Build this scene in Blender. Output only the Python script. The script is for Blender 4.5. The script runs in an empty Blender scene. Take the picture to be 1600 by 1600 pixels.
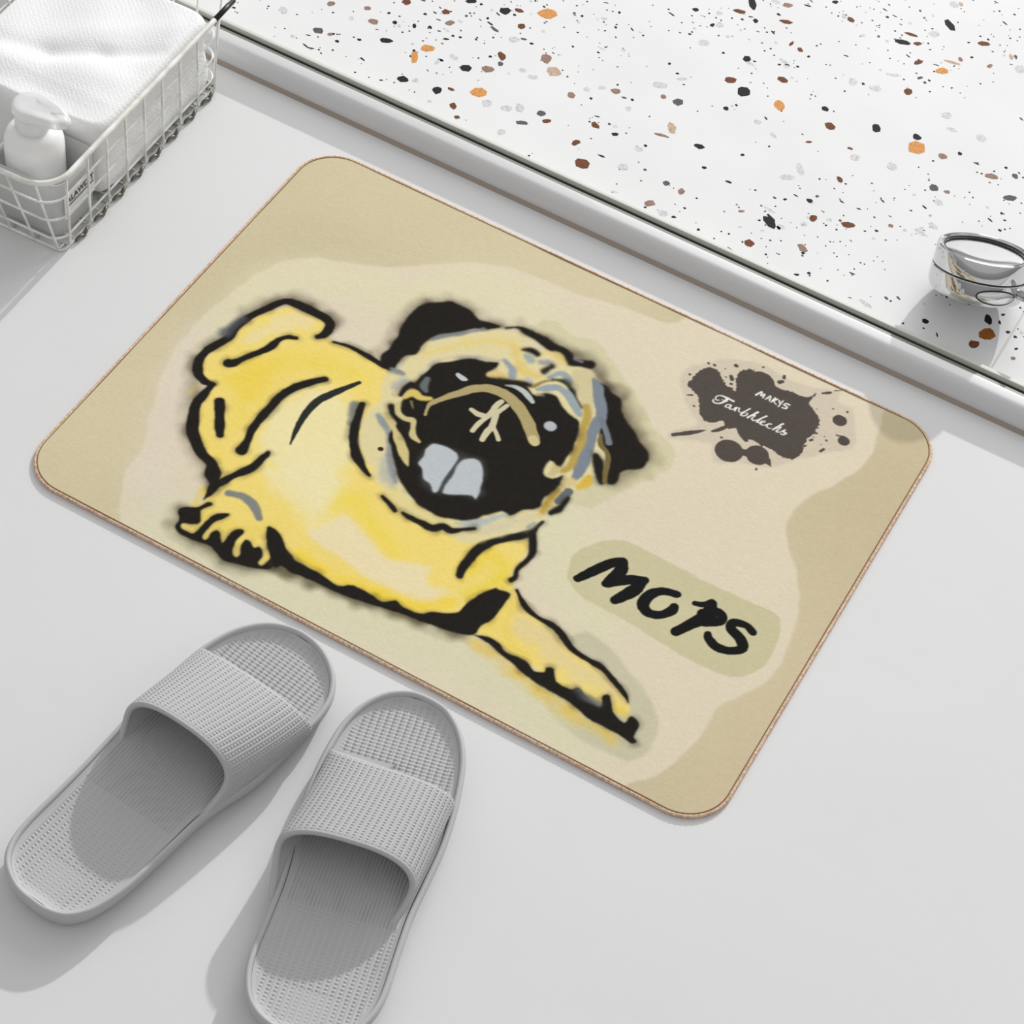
import bpy, bmesh, math, random
import numpy as np
from mathutils import Vector, Matrix
PI = math.pi
random.seed(7); RNG = np.random.default_rng(5)
C = bpy.context.scene.collection
sc = bpy.context.scene
MW, MH = 0.600, 0.44225          # mat width and depth in metres

# print artwork in mat millimetres, stone chips in tenths of a millimetre
ART = [
('p', (221, 209, 184), 4.0, 1.0, 1, [(-249.0, -112.9), (-258.9, -89.6), (-268.9, -52.4), (-270.7, -6.1), (-265.2, 38.7), (-255.7, 72.9), (-238.8, 96.2), (-213.3, 109.1), (-175.1, 127.2), (-135.3, 159.9), (-107.9, 177.7), (-70.4, 188.9), (-27.3, 189.4), (-8.4, 194.3), (21.0, 200.1), (41.1, 201.4), (60.3, 209.1), (89.8, 260.3), (280.0, 275.2), (248.0, 220.0), (251.5, 200.0), (256.3, 174.6), (254.2, 148.2), (243.9, 121.6), (233.3, 101.2), (228.0, 78.3), (231.4, 59.1), (245.7, 36.8), (257.8, 22.5), (268.2, 3.6), (275.5, -16.9), (280.6, -45.4), (281.1, -69.4), (276.6, -88.1), (266.1, -108.5), (260.1, -120.4), (258.5, -137.5), (258.6, -154.0), (256.5, -169.8), (250.6, -190.4), (240.9, -206.2), (231.8, -217.1), (217.2, -267.2), (10.6, -277.6), (-190.6, -270.9), (-206.6, -217.4), (-212.7, -210.3), (-224.0, -189.9), (-231.1, -175.5), (-231.3, -157.9), (-236.4, -140.2), (-244.4, -125.8), (-247.4, -119.8)]),
('s', (220, 214, 176), 48.0, 0.7, 1, [(-240.3, -41.5, 35.78), (-248.3, 56.5, 37.43), (-186.6, 98.6, 37.7), (-139.9, 103.9, 37.47), (-93.9, 153.0, 44.3), (-24.4, 138.6, 37.27)]),
('s', (214, 212, 176), 56.0, 0.75, 1, [(-185.4, -194.5, 32.99), (-79.8, -205.5, 37.49), (22.3, -188.5, 42.34), (123.1, -191.8, 41.42), (181.6, -200.7, 35.65)]),
('s', (218, 214, 178), 48.0, 0.7, 1, [(60.3, -17.0, 51.3), (98.7, -67.0, 60.79), (142.3, -96.4, 43.23)]),
('s', (219, 208, 192), 40.0, 0.6, 1, [(-268.7, -27.0, 12.07), (-222.2, -158.1, 16.9), (-196.5, -186.9, 22.12)]),
('p', (209, 201, 164), 4.8, 0.9, 1, [(-35.8, 148.3), (-4.9, 147.5), (14.8, 150.4), (45.5, 131.9), (71.4, 114.1), (96.0, 93.6), (115.8, 86.6), (123.3, 76.4), (124.1, 58.7), (115.7, 41.3), (101.2, 13.9), (80.3, -11.5), (9.6, 11.8), (-45.9, 89.7)]),
('p', (198, 192, 164), 4.8, 0.9, 1, [(138.4, -120.1), (155.4, -116.0), (171.1, -119.8), (189.3, -128.7), (208.6, -140.1), (223.6, -153.9), (230.7, -162.6), (232.6, -174.6), (229.4, -191.0), (221.3, -200.7), (211.1, -201.4), (193.7, -201.5), (169.7, -198.5), (143.0, -179.0)]),
('s', (214, 210, 176), 32.0, 0.6, 1, [(116.8, -141.1, 26.57), (163.1, -186.2, 30.9)]),
('p', (201, 193, 155), 2.4, 1.0, 1, [(106.0, -73.2), (101.7, -59.5), (104.6, -46.4), (112.0, -33.8), (121.8, -25.5), (133.5, -20.9), (161.7, -21.1), (203.9, -22.0), (230.8, -20.7), (258.0, -20.2), (266.3, -26.4), (270.3, -36.3), (272.3, -50.8), (271.4, -68.8), (265.2, -84.0), (255.4, -91.5), (239.2, -93.9), (219.0, -94.0), (183.4, -90.9), (154.6, -88.3), (129.8, -88.4), (117.6, -83.8), (109.3, -78.3)]),
('p', (208, 202, 164), 48.0, 0.5, 1, [(125.9, -60.1), (160.7, -46.5), (249.8, -60.1), (215.6, -73.5), (164.2, -80.3), (129.3, -79.7)]),
('s', (70, 62, 50), 20.8, 0.55, 1, [(-179.4, 46.4, 9.2), (-194.8, 51.1, 9.25), (-223.9, 47.8, 9.28), (-240.7, 15.6, 9.18), (-241.1, -14.7, 9.05), (-249.4, -37.2, 8.98), (-241.7, -59.1, 8.88), (-224.0, -90.1, 10.18), (-216.8, -105.3, 11.53), (-202.8, -121.7, 9.99), (-182.4, -135.5, 9.89), (-169.4, -146.1, 8.41)]),
('p', (80, 70, 56), 27.2, 0.9, 1, [(-125.7, 32.6), (-128.7, 40.1), (-126.3, 51.3), (-127.9, 64.2), (-130.9, 78.3), (-132.0, 90.6), (-130.0, 102.9), (-124.3, 111.7), (-117.3, 118.2), (-110.4, 122.3), (-101.7, 123.3), (-92.8, 122.7), (-81.2, 118.5), (-74.1, 119.5), (-66.5, 120.9), (-78.6, 107.2), (-104.9, 73.3), (-111.9, 38.8), (-115.9, 27.7)]),
('s', (70, 60, 50), 17.6, 0.6, 1, [(-50.5, 130.6, 4.66), (-27.3, 130.1, 9.29), (-5.0, 128.0, 11.55), (15.0, 128.7, 11.51), (31.1, 119.4, 9.15), (50.3, 111.3, 11.35)]),
('s', (80, 68, 55), 24.0, 0.65, 1, [(49.0, 109.5, 9.08), (64.2, 98.9, 9.01), (80.9, 83.6, 11.89), (100.3, 67.2, 14.7), (103.2, 50.3, 11.66), (92.9, 29.7, 11.58)]),
('s', (60, 54, 40), 22.4, 0.6, 1, [(-173.6, -184.9, 6.89), (-166.9, -199.1, 7.52), (-146.5, -200.3, 8.16), (-125.4, -204.8, 8.79), (-102.8, -200.8, 8.76), (-84.8, -189.9, 7.43)]),
('s', (70, 62, 40), 12.8, 0.6, 1, [(-85.1, -190.6, 10.13), (-35.3, -185.0, 10.05), (20.4, -175.3, 9.99), (67.4, -166.6, 9.94)]),
('s', (225, 190, 80), 16.0, 0.8, 1, [(76.4, -167.3, 6.61), (113.4, -174.4, 7.85), (149.7, -181.4, 7.76), (176.4, -185.9, 7.7), (203.4, -186.7, 7.66)]),
('p', (238, 214, 120), 4.0, 1.0, 1, [(-242.9, -51.6), (-245.7, -40.9), (-240.6, -22.4), (-239.8, -4.8), (-239.9, 9.7), (-232.1, 23.6), (-219.9, 41.5), (-207.8, 47.1), (-191.2, 45.4), (-181.9, 40.4), (-180.4, 31.1), (-169.3, 30.1), (-145.6, 33.4), (-120.1, 29.5), (-104.6, 29.1), (-85.9, 12.7), (-58.5, -33.5), (-8.9, -78.0), (27.0, -80.7), (52.0, -64.3), (66.9, -63.4), (68.0, -66.4), (71.7, -77.3), (70.2, -90.8), (71.4, -103.1), (79.5, -108.6), (99.9, -120.4), (121.3, -124.1), (142.1, -135.1), (163.5, -136.5), (180.3, -142.7), (199.6, -153.9), (205.6, -160.2), (194.3, -169.4), (162.4, -169.9), (131.6, -166.0), (94.6, -160.4), (73.5, -162.2), (43.5, -167.7), (26.5, -171.1), (-21.9, -178.4), (-63.3, -180.4), (-83.1, -182.5), (-90.2, -193.7), (-115.3, -199.3), (-151.6, -199.6), (-166.4, -198.3), (-169.2, -183.8), (-163.0, -168.5), (-168.3, -160.6), (-167.1, -144.6), (-176.9, -133.4), (-191.1, -127.3), (-208.3, -109.6), (-221.5, -88.1), (-225.1, -64.4), (-236.5, -63.9)]),
('s', (226, 196, 90), 8.0, 0.5, 1, [(-233.6, -70.1, 4.41), (-234.0, -78.6, 2.93), (-233.2, -82.1, 1.46)]),
('s', (226, 200, 100), 8.0, 0.8, 1, [(-170.3, -158.1, 5.58), (-166.6, -174.6, 6.91)]),
('p', (236, 224, 172), 19.2, 0.9, 1, [(-151.1, -18.8), (-166.9, -41.7), (-168.1, -72.8), (-161.0, -97.8), (-137.4, -111.4), (-108.9, -121.3), (-80.1, -132.5), (-72.7, -116.4), (-86.3, -87.2), (-92.9, -52.4), (-115.5, -27.6), (-129.7, -16.7)]),
('p', (232, 217, 172), 11.2, 0.7, 1, [(-223.8, 18.4), (-216.6, 36.3), (-199.6, 41.4), (-189.7, 33.0), (-201.6, 24.9), (-213.0, 6.5), (-223.3, -11.1), (-231.4, -8.1)]),
('p', (233, 218, 180), 8.0, 0.9, 1, [(-72.3, -133.9), (-68.5, -119.7), (-57.7, -119.6), (-38.3, -127.8), (-14.5, -137.5), (14.9, -127.3), (22.6, -140.4), (46.1, -138.6), (35.5, -156.6), (2.6, -160.2), (-21.9, -160.5), (-42.6, -155.9), (-61.3, -154.5), (-82.3, -149.8)]),
('p', (236, 224, 176), 16.0, 0.7, 1, [(-139.8, -116.8), (-120.3, -89.4), (-97.8, -84.1), (-86.1, -114.8), (-77.1, -146.4), (-102.4, -135.1), (-123.8, -130.2)]),
('s', (236, 208, 84), 27.2, 0.9, 1, [(-210.1, -50.2, 16.24), (-200.8, -31.6, 29.73), (-194.2, -55.9, 19.09), (-196.0, -20.0, 17.92)]),
('s', (236, 210, 96), 24.0, 0.8, 1, [(-189.1, -6.9, 16.5), (-158.5, 5.3, 18.0), (-129.8, 8.0, 8.96)]),
('s', (236, 212, 104), 16.0, 0.8, 1, [(-187.4, -75.7, 11.63), (-186.9, -99.3, 8.63)]),
('s', (238, 212, 96), 16.0, 0.6, 1, [(-212.5, -92.5, 4.35), (-194.0, -115.9, 5.71), (-176.7, -123.9, 5.67)]),
('s', (234, 208, 74), 19.2, 0.9, 1, [(41.0, -113.9, 13.66), (46.3, -92.1, 11.03), (64.2, -98.7, 13.7), (61.4, -118.7, 10.86), (54.9, -131.9, 8.11)]),
('s', (240, 208, 66), 14.4, 0.85, 1, [(-76.1, -171.0, 5.1), (-42.2, -173.8, 6.75), (-9.1, -170.1, 8.39), (22.9, -164.8, 8.36), (43.8, -146.7, 11.77)]),
('s', (236, 212, 84), 17.6, 0.7, 1, [(-76.7, -118.1, 10.47), (-68.0, -102.8, 15.78), (-36.1, -119.4, 12.11), (-16.9, -127.6, 10.3)]),
('s', (232, 206, 96), 12.8, 0.8, 1, [(79.7, -151.2, 6.66), (83.3, -120.5, 5.4), (95.2, -151.6, 7.97), (115.1, -157.8, 6.59)]),
('p', (226, 207, 152), 17.6, 0.9, 1, [(93.2, -128.3), (117.3, -126.8), (143.7, -137.6), (165.7, -140.6), (182.5, -146.8), (192.8, -153.7), (180.8, -156.3), (159.0, -158.5), (134.0, -152.5), (108.7, -146.3), (94.9, -141.3)]),
('s', (226, 200, 100), 6.4, 0.9, 1, [(199.0, -163.1, 6.46), (204.0, -164.9, 6.45)]),
('s', (232, 206, 96), 20.8, 0.7, 1, [(-153.4, -179.0, 11.01), (-135.1, -178.1, 8.23), (-115.3, -170.6, 10.97), (-104.2, -159.6, 6.88)]),
('s', (34, 31, 27), 1.44, 1.0, 1, [(-181.8, 26.6, 3.95), (-178.5, 32.4, 7.01), (-180.5, 43.6, 7.66), (-189.8, 48.1, 7.69), (-203.9, 48.2, 7.71), (-222.9, 46.2, 7.11), (-230.9, 34.2, 6.16), (-239.7, 14.1, 6.42), (-242.6, -2.9, 6.83), (-241.1, -14.7, 6.79), (-247.8, -35.0, 7.49), (-246.9, -49.1, 7.74), (-240.2, -60.2, 8.13), (-230.0, -65.2, 7.36), (-222.8, -63.3, 3.24)]),
('s', (90, 92, 98), 9.6, 0.8, 1, [(-246.2, -11.7, 6.05), (-246.7, -1.4, 6.08), (-243.1, 9.7, 4.58)]),
('s', (34, 31, 27), 1.44, 1.0, 1, [(-224.2, -65.8, 5.88), (-223.8, -77.8, 7.31), (-223.2, -89.6, 8.72), (-215.7, -104.6, 9.52), (-205.8, -117.9, 9.44), (-191.8, -128.1, 9.37), (-179.7, -132.8, 8.48), (-172.9, -140.8, 11.95), (-166.0, -146.7, 8.4), (-161.8, -142.0, 7.01), (-157.0, -131.2, 5.92), (-151.3, -119.6, 7.07), (-149.1, -104.6, 5.7), (-148.7, -99.5, 3.71)]),
('s', (34, 31, 27), 1.44, 1.0, 1, [(-165.6, -147.4, 8.4), (-164.4, -158.1, 4.74), (-164.5, -165.7, 1.67)]),
('s', (34, 31, 27), 1.44, 1.0, 1, [(-225.6, -38.3, 9.53), (-222.6, -35.8, 8.19), (-219.6, -28.6, 5.08), (-215.0, -19.2, 5.1), (-209.9, -10.5, 6.92), (-207.3, -2.4, 7.84), (-206.1, 6.5, 5.75), (-201.5, 12.6, 4.55), (-195.7, 15.6, 4.25)]),
('s', (34, 31, 27), 1.44, 1.0, 1, [(-209.6, -76.0, 8.76), (-200.1, -90.2, 8.39), (-190.3, -104.6, 6.89)]),
('s', (34, 31, 27), 1.44, 1.0, 1, [(-152.6, -9.1, 5.06), (-163.6, -23.1, 6.82), (-171.3, -39.5, 6.78), (-172.8, -60.9, 6.42), (-172.3, -82.6, 6.65), (-168.9, -98.2, 6.59), (-167.2, -108.8, 9.7)]),
('s', (44, 46, 44), 1.44, 1.0, 1, [(-127.4, 2.9, 3.28), (-137.7, -16.0, 6.22), (-145.1, -33.2, 7.06), (-145.5, -51.7, 5.83), (-142.8, -67.9, 4.34), (-139.0, -82.2, 1.44)]),
('s', (34, 31, 27), 1.2, 1.0, 1, [(-168.0, 29.1, 1.82), (-155.1, 31.9, 3.03), (-141.2, 31.7, 4.24), (-124.9, 30.0, 5.73), (-114.2, 29.9, 4.51)]),
('s', (110, 118, 125), 4.8, 0.8, 1, [(-118.4, -19.3, 7.36), (-110.3, -36.1, 5.83)]),
('s', (34, 31, 27), 1.44, 1.0, 1, [(-113.4, -16.0, 5.01), (-108.0, -32.6, 7.3), (-98.6, -52.3, 7.51), (-88.8, -63.5, 8.61), (-77.5, -71.6, 5.7), (-70.5, -74.7, 2.56)]),
('s', (120, 124, 128), 2.8, 0.9, 1, [(-151.2, -150.2, 6.41), (-140.7, -147.1, 6.41), (-128.4, -150.3, 7.22), (-119.0, -158.2, 5.52)]),
('p', (34, 31, 27), 1.44, 1.0, 1, [(-174.6, -185.5), (-172.8, -180.7), (-165.1, -175.7), (-162.5, -170.9), (-160.7, -166.9), (-157.6, -165.6), (-156.4, -167.9), (-160.3, -175.2), (-158.3, -179.4), (-154.8, -184.6), (-154.8, -187.8), (-158.2, -190.4), (-164.9, -194.5), (-163.0, -198.3), (-157.6, -198.9), (-153.0, -198.2), (-151.4, -193.0), (-151.6, -187.1), (-150.9, -178.3), (-148.0, -171.7), (-142.1, -167.4), (-139.6, -168.5), (-142.0, -174.2), (-145.3, -180.2), (-145.9, -188.0), (-145.9, -196.3), (-142.8, -198.8), (-140.9, -196.7), (-141.9, -190.9), (-140.0, -186.0), (-135.8, -186.9), (-129.9, -193.6), (-128.4, -190.3), (-129.3, -183.5), (-127.5, -176.3), (-123.0, -174.3), (-120.9, -177.0), (-121.8, -185.0), (-120.4, -193.3), (-117.0, -198.4), (-112.9, -199.7), (-112.2, -195.2), (-116.3, -187.9), (-116.9, -181.4), (-112.6, -180.3), (-107.2, -184.1), (-103.4, -181.2), (-98.1, -185.9), (-96.6, -189.5), (-96.1, -194.6), (-93.1, -195.9), (-91.2, -192.3), (-92.3, -184.9), (-99.2, -177.5), (-105.1, -169.5), (-109.5, -162.1), (-107.1, -159.7), (-97.3, -162.5), (-87.1, -170.5), (-75.0, -177.2), (-70.1, -184.9), (-76.8, -185.6), (-85.0, -189.6), (-86.7, -194.8), (-96.1, -200.1), (-108.3, -203.5), (-119.4, -206.3), (-128.2, -203.9), (-136.0, -200.8), (-145.2, -202.2), (-155.3, -203.4), (-162.5, -203.5), (-168.2, -199.9), (-169.4, -193.3)]),
('p', (34, 31, 27), 1.44, 1.0, 1, [(-108.6, -162.5), (-102.4, -160.7), (-92.1, -165.5), (-82.4, -175.2), (-75.5, -177.5), (-61.4, -177.3), (-48.5, -177.9), (-34.7, -180.1), (-25.1, -172.7), (-10.6, -173.3), (1.0, -175.1), (9.1, -168.2), (17.5, -170.5), (30.4, -168.7), (37.1, -162.2), (45.2, -158.2), (53.3, -151.2), (54.9, -141.7), (58.8, -130.2), (65.3, -117.0), (69.3, -115.7), (78.3, -114.6), (79.8, -121.0), (79.1, -141.5), (75.1, -152.8), (74.2, -163.3), (63.2, -168.3), (44.9, -172.5), (20.4, -175.3), (-2.8, -180.4), (-26.5, -184.8), (-43.5, -185.9), (-68.9, -187.9), (-80.0, -187.3), (-85.1, -190.6), (-97.5, -178.2)]),
('p', (34, 31, 27), 1.44, 1.0, 1, [(74.1, -163.2), (84.1, -158.8), (94.0, -159.4), (102.3, -164.4), (117.9, -162.9), (128.1, -166.6), (134.8, -163.9), (134.6, -159.8), (139.8, -158.1), (147.0, -166.3), (158.4, -167.4), (163.7, -162.3), (174.4, -167.2), (183.4, -168.9), (184.9, -165.5), (182.1, -158.9), (186.1, -156.3), (194.7, -167.5), (205.9, -171.1), (207.3, -163.6), (212.9, -164.1), (216.7, -168.3), (217.3, -177.8), (221.0, -181.2), (218.2, -184.6), (206.7, -183.0), (194.6, -182.5), (181.3, -182.7), (164.7, -176.8), (144.3, -176.4), (130.2, -175.4), (114.0, -170.6), (98.3, -167.0), (86.9, -163.9)]),
('s', (100, 104, 108), 6.4, 0.85, 1, [(164.7, -164.2, 5.2), (173.4, -167.8, 3.89), (182.7, -167.7, 2.59)]),
('s', (34, 31, 27), 1.2, 1.0, 1, [(81.3, -109.3, 2.72), (95.4, -119.8, 4.04), (106.9, -122.9, 4.03), (124.1, -124.1, 4.82), (141.6, -133.7, 5.04), (156.6, -136.1, 4.76), (170.7, -137.3, 4.48), (184.8, -143.6, 4.19), (195.0, -148.9, 3.39), (200.6, -154.0, 1.04)]),
('s', (34, 31, 27), 1.76, 1.0, 1, [(37.6, -120.7, 6.48), (35.8, -110.9, 7.53), (36.8, -96.5, 7.58), (38.8, -85.1, 7.62), (48.9, -71.4, 6.96), (57.8, -61.9, 6.98), (63.4, -54.0, 6.3), (64.4, -46.7, 4.21), (65.9, -40.5, 3.1)]),
('s', (34, 31, 27), 1.76, 1.0, 1, [(65.3, -55.5, 5.59), (70.9, -64.9, 5.56), (74.3, -73.8, 5.54), (73.5, -82.6, 4.82), (71.9, -91.8, 4.12), (74.0, -98.7, 4.79), (72.9, -103.0, 4.1)]),
('p', (223, 210, 160), 6.4, 1.0, 1, [(-113.4, 19.0), (-109.5, 34.7), (-106.6, 68.4), (-96.3, 83.4), (-62.7, 118.3), (-42.0, 125.6), (-17.8, 123.1), (3.4, 118.7), (21.7, 123.1), (40.5, 101.7), (61.4, 79.6), (69.3, 47.1), (76.3, 27.0), (72.6, 0.2), (65.2, -35.8), (62.1, -49.7), (50.6, -64.3), (36.2, -83.0), (20.7, -93.2), (-0.1, -88.2), (-31.4, -90.1), (-61.4, -76.4), (-87.7, -57.4), (-100.8, -38.8), (-106.6, -20.1), (-102.8, -4.8)]),
('s', (226, 204, 128), 8.0, 0.7, 1, [(-100.1, 57.3, 4.86), (-74.4, 91.8, 9.82), (-45.8, 111.1, 8.62), (-29.2, 101.0, 6.11)]),
('s', (232, 212, 130), 11.2, 0.8, 1, [(-48.9, -77.8, 4.24), (-29.6, -82.2, 4.92), (-8.0, -82.1, 4.2), (9.9, -80.7, 3.49)]),
('s', (132, 140, 150), 4.8, 0.85, 1, [(-97.2, -18.3, 4.4), (-84.9, -25.2, 6.57), (-75.9, -35.2, 6.52), (-68.6, -48.1, 7.2), (-60.5, -58.4, 6.44), (-50.4, -69.2, 4.26)]),
('s', (168, 172, 172), 8.0, 0.6, 1, [(-70.0, -54.9, 5.74), (-61.4, -66.8, 6.41), (-49.0, -74.0, 4.25)]),
('p', (34, 31, 27), 2.0, 1.0, 1, [(-126.0, 32.5), (-128.7, 40.1), (-126.3, 51.3), (-127.9, 64.2), (-130.9, 78.3), (-132.0, 90.6), (-130.0, 102.9), (-124.3, 111.7), (-117.3, 118.2), (-110.4, 122.3), (-101.7, 123.3), (-92.8, 122.7), (-81.2, 118.5), (-74.1, 119.5), (-66.5, 120.9), (-62.9, 120.6), (-67.8, 115.1), (-78.6, 107.2), (-85.6, 99.3), (-92.5, 91.4), (-100.3, 85.0), (-104.9, 73.3), (-105.7, 64.2), (-104.9, 55.2), (-111.6, 48.5), (-111.9, 38.8), (-111.0, 32.1), (-115.9, 27.7), (-123.0, 28.2)]),
('s', (125, 132, 135), 3.2, 0.85, 1, [(-102.5, 77.0, 3.07), (-96.6, 85.3, 4.61), (-84.7, 97.7, 3.85), (-72.9, 110.6, 3.09)]),
('s', (130, 136, 136), 4.0, 0.9, 1, [(-113.1, 30.6, 4.51), (-107.5, 31.3, 6.01), (-102.9, 31.3, 3.75)]),
('s', (165, 168, 172), 6.4, 0.7, 1, [(-100.1, 16.5, 6.71), (-97.8, 25.3, 6.73)]),
('s', (176, 176, 176), 6.4, 0.8, 1, [(-90.6, 38.5, 3.01), (-88.5, 55.7, 3.03), (-79.2, 68.3, 3.04), (-62.8, 79.4, 3.81), (-44.6, 87.4, 3.81)]),
('s', (34, 31, 27), 2.4, 1.0, 1, [(-57.4, 122.5, 1.24), (-49.4, 128.7, 3.88), (-40.4, 128.8, 6.98), (-26.1, 127.7, 8.5), (-13.5, 125.5, 10.02), (-3.3, 124.9, 10.76), (5.3, 120.0, 9.19), (12.8, 122.9, 8.42), (19.7, 125.5, 9.19)]),
('s', (125, 118, 122), 3.2, 0.9, 1, [(6.8, 124.2, 3.84), (12.5, 124.9, 3.83)]),
('p', (34, 31, 27), 2.4, 1.0, 1, [(23.8, 113.5), (29.9, 113.3), (37.8, 112.4), (42.8, 111.5), (49.4, 108.7), (55.3, 107.4), (60.2, 104.5), (64.8, 96.3), (71.3, 89.4), (80.9, 83.6), (90.9, 77.0), (98.9, 71.3), (105.2, 65.5), (107.6, 59.2), (107.9, 52.4), (103.5, 46.8), (96.8, 41.7), (94.9, 37.0), (96.0, 27.9), (94.0, 23.6), (90.0, 22.9), (87.0, 28.7), (82.8, 40.7), (79.5, 48.5), (72.4, 53.7), (59.7, 65.3), (52.9, 81.1), (44.8, 96.3), (34.8, 104.1)]),
('p', (208, 195, 152), 4.8, 1.0, 1, [(9.5, 112.2), (16.4, 119.0), (26.5, 118.4), (34.5, 106.0), (44.4, 86.7), (50.4, 73.3), (42.1, 74.9), (33.3, 84.4), (21.9, 97.5)]),
('s', (126, 134, 144), 2.8, 1.0, 1, [(29.9, 113.3, 3.04), (36.3, 108.2, 8.33), (41.7, 99.4, 9.05), (48.6, 90.5, 9.75), (53.9, 81.8, 10.45), (54.4, 74.0, 11.15), (55.9, 62.8, 10.36), (58.5, 52.4, 8.83), (61.8, 40.7, 10.24), (64.1, 28.3, 11.63), (66.0, 17.8, 8.68), (66.2, 12.0, 5.05)]),
('s', (118, 126, 134), 2.4, 1.0, 1, [(55.0, 78.4, 6.71), (63.8, 70.1, 5.93), (72.1, 60.5, 5.89)]),
('s', (184, 158, 82), 4.0, 1.0, 1, [(38.8, 84.0, 5.99), (44.4, 75.4, 8.2), (46.5, 66.6, 8.16), (48.9, 56.1, 7.38), (52.8, 48.6, 6.62), (54.0, 37.5, 7.31), (56.1, 26.9, 6.55), (57.3, 17.9, 6.52), (54.2, 12.9, 4.34)]),
('s', (202, 187, 132), 3.2, 1.0, 1, [(46.9, 16.9, 6.53), (49.3, 8.6, 7.95), (47.4, 5.4, 4.33)]),
('s', (214, 196, 140), 4.8, 1.0, 1, [(65.6, 7.8, 7.92), (61.2, -0.1, 8.62), (60.6, -8.2, 6.44), (60.2, -24.8, 7.81), (61.0, -36.7, 7.06)]),
('s', (216, 180, 74), 4.8, 1.0, 1, [(75.1, 19.9, 4.34), (76.0, 12.7, 7.92), (73.6, 6.3, 5.03)]),
('s', (190, 156, 70), 4.0, 0.9, 1, [(60.3, -6.4, 3.58), (59.7, -21.3, 4.27), (61.2, -31.8, 4.24)]),
('s', (34, 31, 27), 2.4, 1.0, 1, [(69.8, 42.0, 5.85), (75.3, 35.8, 8.01), (80.8, 26.6, 6.52), (86.0, 20.3, 3.61)]),
('s', (120, 104, 60), 2.4, 1.0, 1, [(62.9, 63.4, 4.43), (67.6, 54.5, 3.68), (74.9, 50.4, 3.3), (79.8, 43.7, 3.65), (83.2, 33.1, 3.63), (87.8, 22.4, 3.25)]),
('s', (104, 110, 110), 2.4, 1.0, 1, [(69.0, -2.6, 7.16), (67.3, -15.3, 6.41)]),
('s', (34, 31, 27), 2.4, 1.0, 1, [(67.3, -28.7, 4.25), (70.6, -22.7, 5.67), (71.4, -16.4, 3.56), (71.6, -8.6, 2.14)]),
('p', (34, 31, 27), 2.0, 1.0, 1, [(-89.6, 29.8), (-88.1, 46.5), (-84.8, 57.1), (-72.7, 69.0), (-65.4, 76.0), (-52.9, 80.7), (-44.2, 85.3), (-42.9, 79.6), (-46.7, 69.7), (-41.7, 65.9), (-25.5, 72.1), (-14.7, 76.3), (-4.6, 71.4), (0.8, 71.9), (3.6, 76.9), (12.8, 80.5), (22.0, 73.8), (32.5, 68.0), (41.7, 66.4), (47.0, 54.8), (50.5, 34.6), (51.1, 16.5), (42.0, 16.6), (43.2, 2.7), (51.7, 2.2), (57.3, 9.1), (58.7, -4.1), (55.6, -18.3), (56.4, -29.7), (46.9, -38.4), (41.4, -47.9), (34.7, -48.8), (26.2, -59.1), (17.7, -69.4), (7.5, -76.6), (-4.8, -80.1), (-19.4, -79.8), (-33.3, -74.7), (-47.0, -66.9), (-56.9, -56.5), (-68.6, -44.7), (-80.1, -30.0), (-79.9, -14.8), (-88.7, 4.6), (-89.2, 19.7)]),
('s', (34, 31, 27), 2.0, 1.0, 1, [(-92.6, 10.2, 3.71), (-92.9, 18.3, 5.22), (-91.3, 24.5, 5.23)]),
('s', (216, 192, 104), 3.2, 1.0, 1, [(-88.6, 9.8, 4.45), (-85.9, 17.8, 8.18), (-77.9, 17.0, 5.2), (-71.0, 20.6, 3.71)]),
('s', (208, 192, 132), 2.4, 1.0, 1, [(-91.8, -13.7, 4.41), (-79.7, -22.7, 5.11), (-69.6, -31.0, 7.98), (-61.0, -39.1, 8.66), (-53.5, -46.9, 4.31), (-50.3, -49.7, 1.43)]),
('s', (34, 31, 27), 2.4, 1.0, 1, [(-92.9, -4.3, 4.43), (-86.5, -10.1, 4.41), (-75.7, -17.0, 4.39), (-66.4, -23.9, 5.09), (-57.6, -29.9, 4.35)]),
('s', (206, 190, 136), 2.4, 1.0, 1, [(-90.4, 1.5, 2.96), (-85.1, -6.2, 5.15), (-77.4, -9.1, 5.14), (-70.8, -7.7, 5.13), (-66.9, -14.2, 4.38), (-63.1, -20.7, 5.82), (-55.5, -23.5, 2.9)]),
('s', (110, 118, 118), 3.2, 0.9, 1, [(-83.6, 37.0, 5.25), (-81.8, 28.8, 6.72), (-77.6, 25.5, 3.73)]),
('s', (160, 148, 96), 2.4, 0.8, 1, [(-82.2, 9.0, 2.96), (-77.6, 3.9, 2.21)]),
('s', (176, 160, 112), 1.6, 1.0, 1, [(-65.7, 3.5, 2.58), (-68.3, 14.5, 3.7), (-62.8, 25.9, 5.58), (-54.7, 37.7, 6.72), (-47.6, 48.2, 8.24), (-38.8, 55.7, 8.63), (-28.7, 57.8, 9.37), (-16.9, 56.7, 10.1), (-4.4, 50.9, 10.42), (6.5, 42.9, 10.36), (15.7, 33.9, 10.3), (21.3, 27.7, 9.16)]),
('s', (212, 200, 150), 2.0, 0.8, 1, [(18.8, 29.7, 7.34), (22.1, 26.9, 6.96)]),
('s', (186, 192, 188), 1.44, 1.0, 1, [(-27.3, 67.0, 1.51), (-20.5, 69.8, 4.14), (-12.9, 69.7, 5.26), (-5.7, 66.7, 5.25), (-0.2, 63.5, 3.74)]),
('s', (208, 198, 164), 1.28, 1.0, 1, [(-37.5, 28.8, 4.08), (-29.5, 27.8, 5.55), (-22.9, 30.9, 4.81), (-22.7, 43.8, 5.58), (-21.4, 49.8, 4.48)]),
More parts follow.
